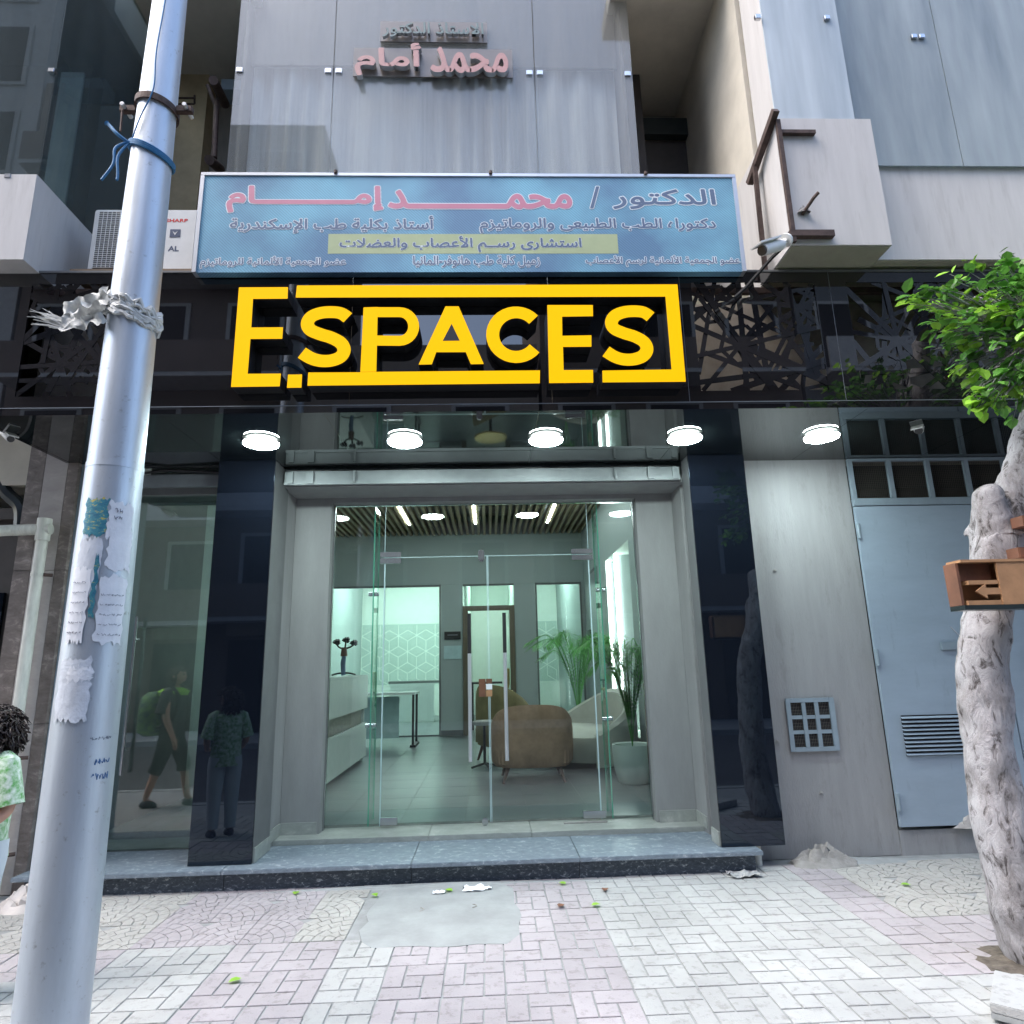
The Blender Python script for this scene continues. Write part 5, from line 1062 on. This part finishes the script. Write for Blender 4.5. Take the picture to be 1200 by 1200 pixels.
# slatted ceiling
slc = thing('slatted_ceiling', (-.7, 10.5, 4.5), 'oak slatted ceiling with led strips over the reception', 'ceiling')
x = -3.83
while x < 2.08:
    bx('slat', x, x+.055, 6.70, BW-.01, 4.48, 4.58, 'wood', slc); x += .125
for x0_, lab in ((-1.585, 'left led strip between the ceiling slats'), (-.23, 'middle led strip between the ceiling slats'), (1.25, 'right led strip between the ceiling slats')):
    bx('led_strip', x0_-.02, x0_+.02, 7.6, 13.3, 4.470, 4.4785, 'led', None, origin=(x0_, 10, 4.47), label=lab, cat='led strip', group='led strips in the slatted ceiling')
# right lit window recess with vertical strips
rw = thing('lit_recess', (2.2, 10.7, .6), 'bright recess with vertical led strips in the right wall', 'wall recess')
bx('back', 2.5, 2.52, 9.70, 11.72, .55, 3.42, 'white_wall', rw); bx('top', 2.12, 2.5, 9.70, 11.72, 3.40, 3.42, 'white_wall', rw); bx('sill', 2.12, 2.5, 9.70, 11.72, .55, .57, 'white_wall', rw)
for y_ in (9.704, 10.95): bx('divider', 2.13, 2.49, y_, y_+.03, .571, 3.40, 'teal_wall', rw)
bx('divider', 2.13, 2.49, 11.69, 11.716, .571, 3.40, 'teal_wall', rw)
for y_ in (11.64, 10.90): bx('led_line', 2.13, 2.17, y_, y_+.045, .58, 3.39, 'led_soft', rw)
tvp = thing('wall_picture', (2.1, 12.9, 2.7), 'dark framed panel on the right wall behind the palms', 'picture')
bx('frame', 2.085, 2.118, 12.55, 13.3, 2.03, 3.45, 'dark_reveal', tvp); bx('screen', 2.078, 2.084, 12.60, 13.25, 2.10, 3.38, 'edge', tvp)
bx('switch', 2.09, 2.118, 13.7, 14.1, 2.12, 2.30, 'dark_teal', None, origin=(2.1, 13.9, 2.2), label='small dark control box on the right wall', cat='switch')
pt_ = thing('name_plate', (-.78, BW-.01, 2.27), 'small black name plate on the pier between the inner openings', 'sign')
bx('plate', -.95, -.60, BW-.025, BW-.002, 2.19, 2.36, 'black_plastic', pt_); bx('print_line', -.88, -.66, BW-.028, BW-.0255, 2.28, 2.295, 'edge', pt_)
bx('glass_plate', -.96, -.58, BW-.02, BW-.012, 1.78, 2.06, 'pane_edge', None, origin=(-.77, BW, 1.9), label='small frosted square plate below the black name plate', cat='sign')
# reception counter
ct = thing('reception_counter', (-2.3, 9.5, FZ), 'long white reception counter with a stone band on the left', 'counter')
bx('upper_front', -2.00, -1.95, 7.3, 11.05, 1.02, 1.49, 'counter', ct, bevel=.004); bx('top', -2.60, -1.95, 7.3, 11.05, 1.491, 1.53, 'counter', ct, bevel=.004)
bx('stone_band', -2.06, -2.02, 7.3, 10.9, .80, 1.019, 'counter_band', ct); bx('lower_front', -2.00, -1.95, 7.3, 11.0, .30, .80, 'counter', ct, bevel=.004); bx('end_panel', -2.58, -2.0, 11.0, 11.05, FZ, 1.49, 'counter', ct)
bx('plinth', -2.4, -2.15, 10.2, 10.8, FZ, .30, 'cement', ct); bx('plinth', -2.4, -2.15, 7.5, 8.2, FZ, .30, 'cement', ct)
sct = thing('sculpture', (-1.98, 9.5, 1.53), 'dark branching flower sculpture standing on the counter', 'sculpture')
sx_, sy_ = -2.02, 9.5
MB().tube([(sx_, sy_, 1.54), (sx_-.01, sy_, 1.7), (sx_, sy_, 1.80)], [.03, .035, .03], 10).build('vase', 'jeans', sct, smooth=True)
MB().tube([(sx_, sy_, 1.80), (sx_, sy_, 1.92)], [.05, .035], 10).build('neck', 'copper', sct, smooth=True)
MB().tube(catmull([(sx_-.16, sy_, 1.545), (sx_-.06, sy_, 1.57), (sx_+.07, sy_, 1.57), (sx_+.17, sy_, 1.545)], 5), .012, 6).build('foot', 'black_plastic', sct)
for dx, dz in ((-.11, .10), (.02, .14), (.13, .07)):
    MB().tube(catmull([(sx_, sy_, 1.90), (sx_+dx*.6, sy_, 1.92), (sx_+dx, sy_, 1.92+dz*.5)], 5), .012, 6).build('stem', 'black_plastic', sct); mb = MB()
    for k in range(9): a_ = k*2.4; mb.lathe([(.002, -.025), (.03, 0), (.002, .03)], (sx_+dx+.03*math.cos(a_), sy_+.03*math.sin(a_), 1.92+dz*.6+.015*(k % 3)), 6)
    mb.build('blossom', 'black_plastic', sct)
# desk things behind
dk = thing('office_desk', (-1.6, 15.5, FZ), 'white desk with black metal legs beyond the counter', 'desk')
bx('top', -3.2, -1.35, 12.6, 13.3, 1.14, 1.18, 'counter', dk); 
for y_ in (12.65, 13.25): bx('leg', -1.42, -1.38, y_-.02, y_+.02, FZ, 1.14, 'black_plastic', dk)
bx('foot_bar', -1.45, -1.35, 12.6, 13.3, FZ, .26, 'black_plastic', dk); bx('modesty_panel', -2.6, -1.7, 13.0, 13.02, .35, 1.10, 'pane_edge', dk)
dk2 = thing('office_desk', (-1.2, 18, FZ), 'further white desk with a panel front in the far room', 'desk')
bx('front', -2.6, -1.45, 18.0, 18.04, .25, 1.22, 'counter', dk2); bx('top', -2.65, -1.2, 18.0, 18.7, 1.22, 1.28, 'dark_reveal', dk2); bx('leg', -1.28, -1.2, 18.0, 18.7, FZ, 1.22, 'dark_reveal', dk2)
dch = thing('office_chair', (.2, 16, FZ), 'black office chair beyond the wooden doorway', 'chair')
bx('seat', -.1, .4, 15.8, 16.3, .75, .85, 'black_plastic', dch, bevel=.03); MB().tube([(.35, 16.1, .85), (.42, 16.15, 1.2), (.45, 16.1, 1.55)], [.05, .07, .04], 8).build('backrest', 'gold', dch, smooth=True); MB().tube([(.15, 16.05, .3), (.15, 16.05, .75)], .03, 8).build('stem', 'black_plastic', dch)
for k in range(5): a_ = k*2*PI/5; MB().tube([(.15, 16.05, .3), (.15+.3*math.cos(a_), 16.05+.3*math.sin(a_), .25)], .02, 6).build('foot', 'black_plastic', dch)
dk3 = thing('side_table', (0, 15.4, FZ), 'dark table edge seen through the inner doorway', 'table'); bx('top', -.42, .3, 15.6, 16.2, 1.22, 1.26, 'black_plastic', dk3); bx('leg', -.40, -.36, 15.6, 15.64, FZ, 1.22, 'black_plastic', dk3)
# armchairs
def armchair(cx, cy, w_, h_, rot, mt_, lab, nm='armchair'):
    t = thing(nm, (cx, cy, FZ), lab, 'armchair', 'lounge seats'); mb = MB(); R2 = Matrix.Translation((cx, cy, 0)) @ Matrix.Rotation(rot, 4, 'Z')
    n = 30; prof = [(.90, .20), (.98, .26), (1.0, .5), (1.0, .82), (.985, .94), (.93, 1.0), (.86, .985), (.82, .9), (.80, .5)]
    rows = []
    for k in range(n+1):
        a = math.radians(-15+210*k/n); c, s_ = math.cos(a), math.sin(a); hh = .62+.38*max(0, math.sin(a))**.6 if math.sin(a) > 0 else .62
        for pr_, pz in prof:
            z = .20+(pz-.20)*hh/1.0 if pz > .26 else pz
            mb.v.append(R2 @ Vector((w_/2*pr_*(abs(c)**.7)*(1 if c > 0 else -1), -w_*.42*pr_*(abs(s_)**.8)*(1 if s_ > 0 else -1), FZ+z*h_)))
    m_ = len(prof)
    for k in range(n):
        for j in range(m_-1): q_ = k*m_+j; mb.f.append((q_, q_+m_, q_+m_+1, q_+1))
    mb.f.append(tuple(range(m_))); mb.f.append(tuple(n*m_+j for j in range(m_))[::-1])
    fixnormals(mb.build('shell', mt_, t, smooth=True))
    o = MB().box(-w_*.41, w_*.41, -w_*.34, w_*.36, FZ+.2*h_, FZ+.45*h_, R2).build('cushion', mt_, t, bevel=.04)
    for sx in (-1, 1):
        for sy in (-1, 1): MB().tube([R2 @ Vector((sx*w_*.30, sy*w_*.26, FZ+.2*h_)), R2 @ Vector((sx*w_*.36, sy*w_*.31, FZ))], [.028, .016], 8).build('leg', 'copper', t, smooth=True)
    return t
armchair(.53, 8.85, 1.05, .92, 0, 'velvet', 'brown velvet tub armchair seen from behind, nearest the glass doors')
armchair(.30, 10.6, 1.05, 1.12, -.9, 'olive_velvet', 'olive velvet tub armchair just behind the brown one')
# sofa
sf = thing('sofa', (1.7, 9.9, FZ), 'pale curved boucle sofa along the right wall', 'sofa')
R2 = Matrix.Translation((1.75, 10.3, 0)) @ Matrix.Rotation(math.radians(8), 4, 'Z')
mb = MB(); n = 30; prof = [(0, .12), (.0, .55), (-.03, .72), (-.09, .78), (-.16, .74), (-.19, .5), (-.19, .34)]
for k in range(n+1):
    t_ = k/n; a = math.radians(-100+200*t_); rx, ry = .78, 1.25; hh = .62+.62*math.sin(PI*min(1, t_*1.0))**1.0*(.55+.6*(1-abs(t_-.62)))
    c, s_ = math.cos(a), math.sin(a)
    for dr, z in prof: mb.v.append(R2 @ Vector((-.42+(rx+dr)*c, (ry+dr)*s_, FZ+z*hh)))
m_ = len(prof)
for k in range(n):
    for j in range(m_-1): q_ = k*m_+j; mb.f.append((q_, q_+1, q_+m_+1, q_+m_))
fixnormals(mb.build('backrest', 'sofa', sf, smooth=True))
mb = MB(); ring_ = [(math.cos(math.radians(a)), math.sin(math.radians(a))) for a in range(0, 360, 12)]
for z, s_ in ((.12, .92), (.36, 1), (.44, .98), (.46, .90)):
    for c, s2 in ring_: mb.v.append(R2 @ Vector((-.45+.72*s_*c, 1.2*s_*s2, FZ+z)))
k = len(ring_)
for j in range(3):
    for i in range(k): mb.f.append((j*k+i, j*k+(i+1) % k, (j+1)*k+(i+1) % k, (j+1)*k+i))
mb.f.append(tuple(range(3*k, 4*k))); mb.build('seat', 'sofa', sf, smooth=True)
# palms
def palm(cx, cy, zb, hgt, spread, nf, lab, pot):
    t = thing('potted_palm', (cx, cy, FZ), lab, 'palm'); mb = MB(); rr = random.Random(int(cx*100+cy)); stems = MB()
    for k in range(nf):
        a = 2*PI*k/nf+rr.uniform(-.4, .4); sp = spread*rr.uniform(.45, 1.0); hh = hgt*rr.uniform(.7, 1.0)
        pts = catmull([(cx, cy, zb), (cx+.18*sp*math.cos(a), cy+.18*sp*math.sin(a), zb+hh*.5), (cx+.55*sp*math.cos(a), cy+.55*sp*math.sin(a), zb+hh*.92), (cx+sp*math.cos(a), cy+sp*math.sin(a), zb+hh*.86)], 7)
        stems.tube(pts, [.005]*(len(pts)-1)+[.002], 4)
        for i in range(5, len(pts)-1):
            for sd in (-1, 1):
                for h2 in (.2, .7):
                    p = pts[i].lerp(pts[i+1], h2); d = (pts[i+1]-pts[i]).normalized(); lat = d.cross(Vector((0, 0, 1))).normalized()*sd
                    dirn = (d*.62+lat*.95+Vector((0, 0, -.12))).normalized(); L_ = .34*(.35+.65*math.sin(PI*(i-4)/(len(pts)-3)))*hgt/1.4; w2 = .0062; nr = dirn.cross(Vector((0, 0, 1))).normalized()
                    mb.add([p, p+dirn*L_*.4+nr*w2, p+dirn*L_+Vector((0, 0, -.05)), p+dirn*L_*.4-nr*w2], [(0, 1, 2, 3)])
    mb.build('fronds', 'palm', t); stems.build('stems', 'palm', t)
    if pot: MB().lathe([(.17, 0), (.20, .03), (.24, .2), (.25, .42), (.245, .44), (.22, .43), (.2, .38)], (cx, cy, FZ), 28).build('pot', 'pot', t, smooth=True)
    else: MB().lathe([(.14, 0), (.2, .4)], (cx, cy, FZ), 16).build('pot', 'pot', t, smooth=True)
palm(1.72, 8.35, .62, 1.42, .66, 30, 'bushy palm in a big white pot inside the right pane', True)
palm(1.55, 11.9, .7, 1.6, .85, 26, 'palm behind the sofa near the right wall', False)
# stool
sl_ = thing('bar_stool', (-.08, 9.9, FZ), 'small stool with a pale seat and dark stem beside the brown armchair', 'stool')
MB().lathe([(.16, 0), (.17, .02), (.17, .05), (.15, .06)], (-.08, 9.9, .80), 20).build('seat', 'tile_cream', sl_, smooth=True); MB().tube([(-.08, 9.9, .28), (-.08, 9.9, .80)], .02, 8).build('stem', 'black_plastic', sl_)
for k in range(4): a_ = k*PI/2+.4; MB().tube([(-.08, 9.9, .28), (-.08+.2*math.cos(a_), 9.9+.2*math.sin(a_), .235)], .016, 6).build('leg', 'black_plastic', sl_)
tb = thing('side_table', (.1, 11.5, FZ), 'wooden topped side table behind the armchairs', 'table')
MB().lathe([(.3, 0), (.3, .03)], (.1, 11.5, 1.18), 24).build('top', 'gold', tb); MB().tube([(.1, 11.5, FZ), (.1, 11.5, 1.18)], .03, 8).build('leg', 'black_plastic', tb)

# ================================================================== PEOPLE
def person(loc, h, face, lab, cfg):
    """loc feet centre, h height, face: heading angle of the chest (0 = +Y)"""
    t = thing('person', loc, lab, 'person'); Rz = Matrix.Translation(loc) @ Matrix.Rotation(face, 4, 'Z')
    def T(x, y, z): return Rz @ Vector((x*h, y*h, z*h))
    hipw, sh = .052, .105
    st_ = cfg.get('stride', .0); ar = cfg.get('arms', 'down')
    V = [T(0, 0, .52), T(0, -.005, .60), T(0, 0, .70), T(0, 0, .79), T(0, 0, .84), T(0, .006, .875)]; Rr = [.075, .068, .078, .070, .030, .028]; E_ = [(0, 1), (1, 2), (2, 3), (3, 4), (4, 5)]
    Rr = [(r_*h*1.15, r_*h*.8) if i < 4 else r_*h for i, r_ in enumerate(Rr)]
    def chain(start, pts, rad):
        i0 = len(V); prev = start
        for p, r_ in zip(pts, rad): V.append(T(*p)); Rr.append(r_*h); E_.append((prev, len(V)-1)); prev = len(V)-1
        return prev
    for s in (-1, 1):
        f = st_*s
        chain(0, [(s*hipw, 0, .49), (s*hipw*1.1, f*.5+.012, .28), (s*hipw*1.1, f-.005, .05), (s*hipw*1.15, f+.055, .018)], [.054, .036, .022, .02])
        if ar == 'bent': pts = [(s*sh, 0, .80), (s*.135, -.01, .64), (s*.115, .095, .575), (s*.095, .135, .575)]
        else: pts = [(s*sh, 0, .80), (s*.135, -.01-f*.3, .63), (s*.14, .03-f*.6, .49), (s*.138, .04-f*.6, .455)]
        e_ = chain(3, pts, [.036, .026, .017, .018])
        base = Vector(pts[3]); dr = (base-Vector(pts[2])).normalized()
        for k in range(5):
            off = Vector((0, 0, 1)).cross(dr).normalized()*((k-1.5)*.008) if ar == 'bent' else Vector((0, (k-1.5)*.008, 0))
            L_ = (.034, .040, .038, .030, .022)[k]
            if k == 4: off = Vector((-s*.012, 0, .006)); 
            a_ = base+off; m1 = a_+dr*L_*.55+Vector((0, 0, -.004)); m2 = m1+dr*L_*.45+Vector((-s*.004, 0, -.010))
            chain(e_, [tuple(a_+dr*.006), tuple(m1), tuple(m2)], [.0068, .0062, .005])
    skinmesh('body', V, E_, Rr, 'skin', t, 2)
    # head
    hd_ = MB(); c = Vector((0, .012, .935)); n, mm = 24, 18
    hf = cfg.get('headturn', 0); Rh = Matrix.Rotation(hf, 4, 'Z')
    for j in range(mm+1):
        ph = PI*j/mm
        for i in range(n):
            th_ = 2*PI*i/n; x, y, z = math.sin(ph)*math.cos(th_), math.sin(ph)*math.sin(th_), math.cos(ph)
            sx, sy, sz = .050, .060, .066
            if z < 0: sx *= 1-.28*z*z; sy *= 1-.12*z*z
            q_ = Vector((x*sx, y*sy, z*sz))
            if y > .8 and -.25 < z < .1: q_.y += .010*(y-.8)/.2*max(0, 1-abs(x)/.25)      # nose
            if y > .6 and .02 < z < .3 and .15 < abs(x) < .6: q_.y -= .004
            hd_.v.append(Rz @ ((c+(Rh @ q_))*h))
    for j in range(mm):
        for i in range(n): hd_.f.append((j*n+i, (j+1)*n+i, (j+1)*n+(i+1) % n, j*n+(i+1) % n))
    hd_.build('head', 'skin', t, smooth=True)
    def HP(x, y, z): return Rz @ ((c+(Rh @ Vector((x, y, z))))*h)
    for s in (-1, 1):
        MB().lathe([(.001, -.013*h), (.010*h, -.006*h), (.012*h, .004*h), (.001, .013*h)], HP(s*.051, -.004, -.004), 10).build('ear', 'skin', t, smooth=True)
        MB().lathe([(.001, -.006*h), (.007*h, 0), (.001, .006*h)], HP(s*.019, .0525, .012), 8).build('eye', 'black_plastic', t, smooth=True)
    MB().tube([HP(-.014, .054, -.034), HP(0, .058, -.033), HP(.014, .054, -.034)], .0035*h, 6).build('mouth', 'sign_pink', t)
    hr = MB(); rr = random.Random(3)
    for k in range(cfg.get('curls', 260)):
        while True:
            u = Vector((rr.gauss(0, 1), rr.gauss(0, 1), rr.gauss(0, 1))).normalized()
            if u.z > -.8 and not (u.y > .30 and u.z < .50) and not (abs(u.x) > .70 and -.5 < u.z < .14 and u.y > -.40): break
        big = cfg.get('hairvol', 1); q_ = Vector((u.x*.050, u.y*.057-.004, u.z*.063)); ax = (u.orthogonal()+Vector((rr.uniform(-.6, .6), rr.uniform(-.6, .6), 0))).normalized(); ay = u.cross(ax).normalized()
        r0 = rr.uniform(.003, .009)*big; L_ = rr.uniform(.018, .040)*big; ph = rr.uniform(0, 6); tw = rr.uniform(.7, 1.3)
        for sub in range(3):
            pts = []
            for i in range(11):
                f_ = i/10; a_ = ph+i*tw+sub*.35; w_ = q_+u*(L_*f_**.8)+(ax*math.cos(a_)+ay*math.sin(a_))*r0*f_**.5+Vector((.0012*sub, 0, -.020*big*f_*f_)); pts.append(Rz @ ((c+(Rh @ w_))*h))
            hr.tube(pts, [.0021*h]*9+[.0015*h, .0004*h], 4, False)
    hr.lathe([(.001, -.5), (.001, -.5)], T(0, 0, .8), 3) if False else None
    cap = MB(); nn2, mm2 = 20, 12
    for j in range(mm2+1):
        ph = PI*.72*j/mm2
        for i in range(nn2):
            th_ = 2*PI*i/nn2; x, y, z = math.sin(ph)*math.cos(th_), math.sin(ph)*math.sin(th_), math.cos(ph)
            if y > .30 and z < .50: z = .50; 
            cap.v.append(Rz @ ((c+(Rh @ Vector((x*.0525, y*.0615-.003, z*.069))))*h))
    for j in range(mm2):
        for i in range(nn2): cap.f.append((j*nn2+i, (j+1)*nn2+i, (j+1)*nn2+(i+1) % nn2, j*nn2+(i+1) % nn2))
    cap.build('scalp_hair', 'hair', t, smooth=True)
    hr.build('hair', 'hair', t, smooth=True)
    # clothes: torso shell, sleeves, trousers
    def shell(nm, secs, mt_, n=24):
        mb = MB()
        for (cx, cy, cz, rx, ry) in secs:
            for i in range(n): a_ = 2*PI*i/n; wob = 1+.03*math.sin(a_*5+cz*40); mb.v.append(T(cx+rx*math.cos(a_)*wob, cy+ry*math.sin(a_)*wob, cz))
        for j in range(len(secs)-1):
            for i in range(n): mb.f.append((j*n+i, j*n+(i+1) % n, (j+1)*n+(i+1) % n, (j+1)*n+i))
        return fixnormals(mb.build(nm, mt_, t, smooth=True))
    shell('shirt', [(0, .0, .47, .108, .080), (0, 0, .55, .102, .074), (0, 0, .65, .104, .074), (0, 0, .75, .118, .074), (0, 0, .795, .120, .066), (0, 0, .825, .108, .056), (0, .004, .845, .042, .038)], cfg['shirt'])
    for s in (-1, 1):
        f = st_*s
        p0, p1 = (Vector((s*.088, 0, .812)), Vector((s*.138, -.01, .66))); 
        mb = MB(); mb.tube([T(s*.050, 0, .832), T(s*.075, 0, .824), T(*(p0+Vector((s*.008, 0, .0)))), T(*((p0+p1)/2+Vector((s*.006, 0, 0)))), T(*p1)], [.020*h, .034*h, .043*h, .044*h, .047*h], 16, False); mb.build('sleeve', cfg['shirt'], t, smooth=True)
        mb = MB(); kz = cfg.get('hem', .06)
        pts = [(s*.045, 0, .53), (s*.052, 0, .47), (s*.058, f*.5+.012, .29)]; rad = [.066, .064, .050]
        if kz < .2: pts += [(s*.058, f, .12), (s*.058, f, .055)]; rad += [.040, .038]
        else: pts += [(s*.058, f*.6, .24)]; rad += [.050]
        mb.tube([T(*p) for p in pts], [r_*h for r_ in rad], 16, False); mb.build('trouser_leg', cfg['trousers'], t, smooth=True)
        mb = MB(); fo = T(s*.06, f+.03, .0)
        prf = [(.030, .0), (.034, .012), (.030, .03), (.018, .045)]
        k0 = len(mb.v)
        for r_, z in prf:
            for i in range(16): a_ = 2*PI*i/16; mb.v.append(T(s*.06+r_*math.cos(a_), f+.03+r_*2.1*math.sin(a_)-(z*.3), z))
        for j in range(3):
            for i in range(16): mb.f.append((j*16+i, j*16+(i+1) % 16, (j+1)*16+(i+1) % 16, (j+1)*16+i))
        mb.f.append(tuple(range(48, 64))); mb.build('shoe', cfg['shoe'], t, smooth=True)
    if cfg.get('pack'):
        mb = MB(); 
        for z, w_, d_ in ((.50, .10, .05), (.53, .135, .085), (.66, .14, .10), (.78, .12, .085), (.82, .08, .05)):
            for i in range(20): a_ = 2*PI*i/20; c_, s_ = math.cos(a_), math.sin(a_); mb.v.append(T(w_*abs(c_)**.6*(1 if c_ > 0 else -1), -.145+d_*abs(s_)**.6*(1 if s_ > 0 else -1), z))
        for j in range(4):
            for i in range(20): mb.f.append((j*20+i, j*20+(i+1) % 20, (j+1)*20+(i+1) % 20, (j+1)*20+i))
        mb.f.append(tuple(range(80, 100))); mb.f.append(tuple(range(20))[::-1]); mb.build('rucksack', 'backpack', t, smooth=True)
        for s in (-1, 1): MB().tube(catmull([T(s*.07, -.07, .80), T(s*.075, .0, .86), T(s*.075, .085, .76), T(s*.08, .04, .60), T(s*.09, -.07, .56)], 5), .014*h, 6).build('strap', 'tshirt', t, smooth=True)
        MB().lathe([(.10*h, 0), (.115*h, .03*h), (.07*h, .055*h), (.04*h, .06*h)], T(0, -.02, .79), 16).build('hood', 'lime', t, smooth=True)
    return t
person((-2.76, 3.98, 0), 1.44, math.radians(150), 'child with curly hair, green leaf print shirt and pale jeans at the left edge', dict(arms='bent', shirt='shirt', trousers='pants', shoe='shoe', hairvol=1.55, curls=420, headturn=math.radians(-48)))
person((-4.1, 3.4, 0), 1.70, math.radians(-80), 'pedestrian with a blue leaf rucksack, seen reflected in the shop window', dict(stride=.13, shirt='tshirt', trousers='tshirt', shoe='shoe', pack=True, hem=.3))

# ================================================================== STREET OPPOSITE (reflections)
def block(x0, x1, h_, mt_, lab, seed, y=-8.0):
    rr = random.Random(seed); t = thing('opposite_building', ((x0+x1)/2, y, 0), lab, 'building', 'buildings across the street')
    bx('wall', x0, x1, y-8, y, -.02, h_, mt_, t)
    z = 0; nfl = int(h_/3.1)
    for f in range(nfl):
        zf = .0+f*3.1
        n = max(2, int((x1-x0)/2.4))
        for k in range(n):
            xc = x0+(k+.5)*(x1-x0)/n
            if f == 0:
                bx('shutter', xc-.95, xc+.95, y+.01, y+.05, 0, 2.5, rr.choice(['dark', 'opp_c', 'dark_teal', 'dark_brown']), t); bx('shop_sign', xc-1.0, xc+1.0, y+.01, y+.16, 2.62, 3.0, rr.choice(['opp_white', 'opp_b', 'dark_brown']), t)
            else:
                fr = bx('window', xc-.8, xc+.8, y+.005, y+.06, zf+.3, zf+2.5, 'opp_white', t); bx('pane', xc-.68, xc+.68, y+.062, y+.07, zf+.4, zf+2.4, 'dark', fr)
        if f > 0:
            bx('balcony', x0+.3, x1-.3 if seed % 2 else (x0+x1)/2, y+.001, y+.95, zf-.12, zf, 'opp_white', t); bx('balustrade', x0+.3, x1-.3 if seed % 2 else (x0+x1)/2, y+.90, y+.96, zf+.001, zf+.9, 'opp_white' if (f+seed) % 2 else mt_, t)
for i, (x0_, x1_, h_, mt_, lab) in enumerate(((-21, -13.1, 30, 'opp_white', 'pale balconied block far left across the street'), (-13, -5.1, 19, 'opp_a', 'brown balconied block left across the street'), (-5, 1.5, 10.5, 'opp_b', 'low tan building straight across the street'), (1.6, 9, 15.5, 'opp_a', 'brown tall block right across the street'), (9.1, 20, 13, 'opp_c', 'grey block far right across the street'))):
    block(x0_, x1_, h_, mt_, lab, i)
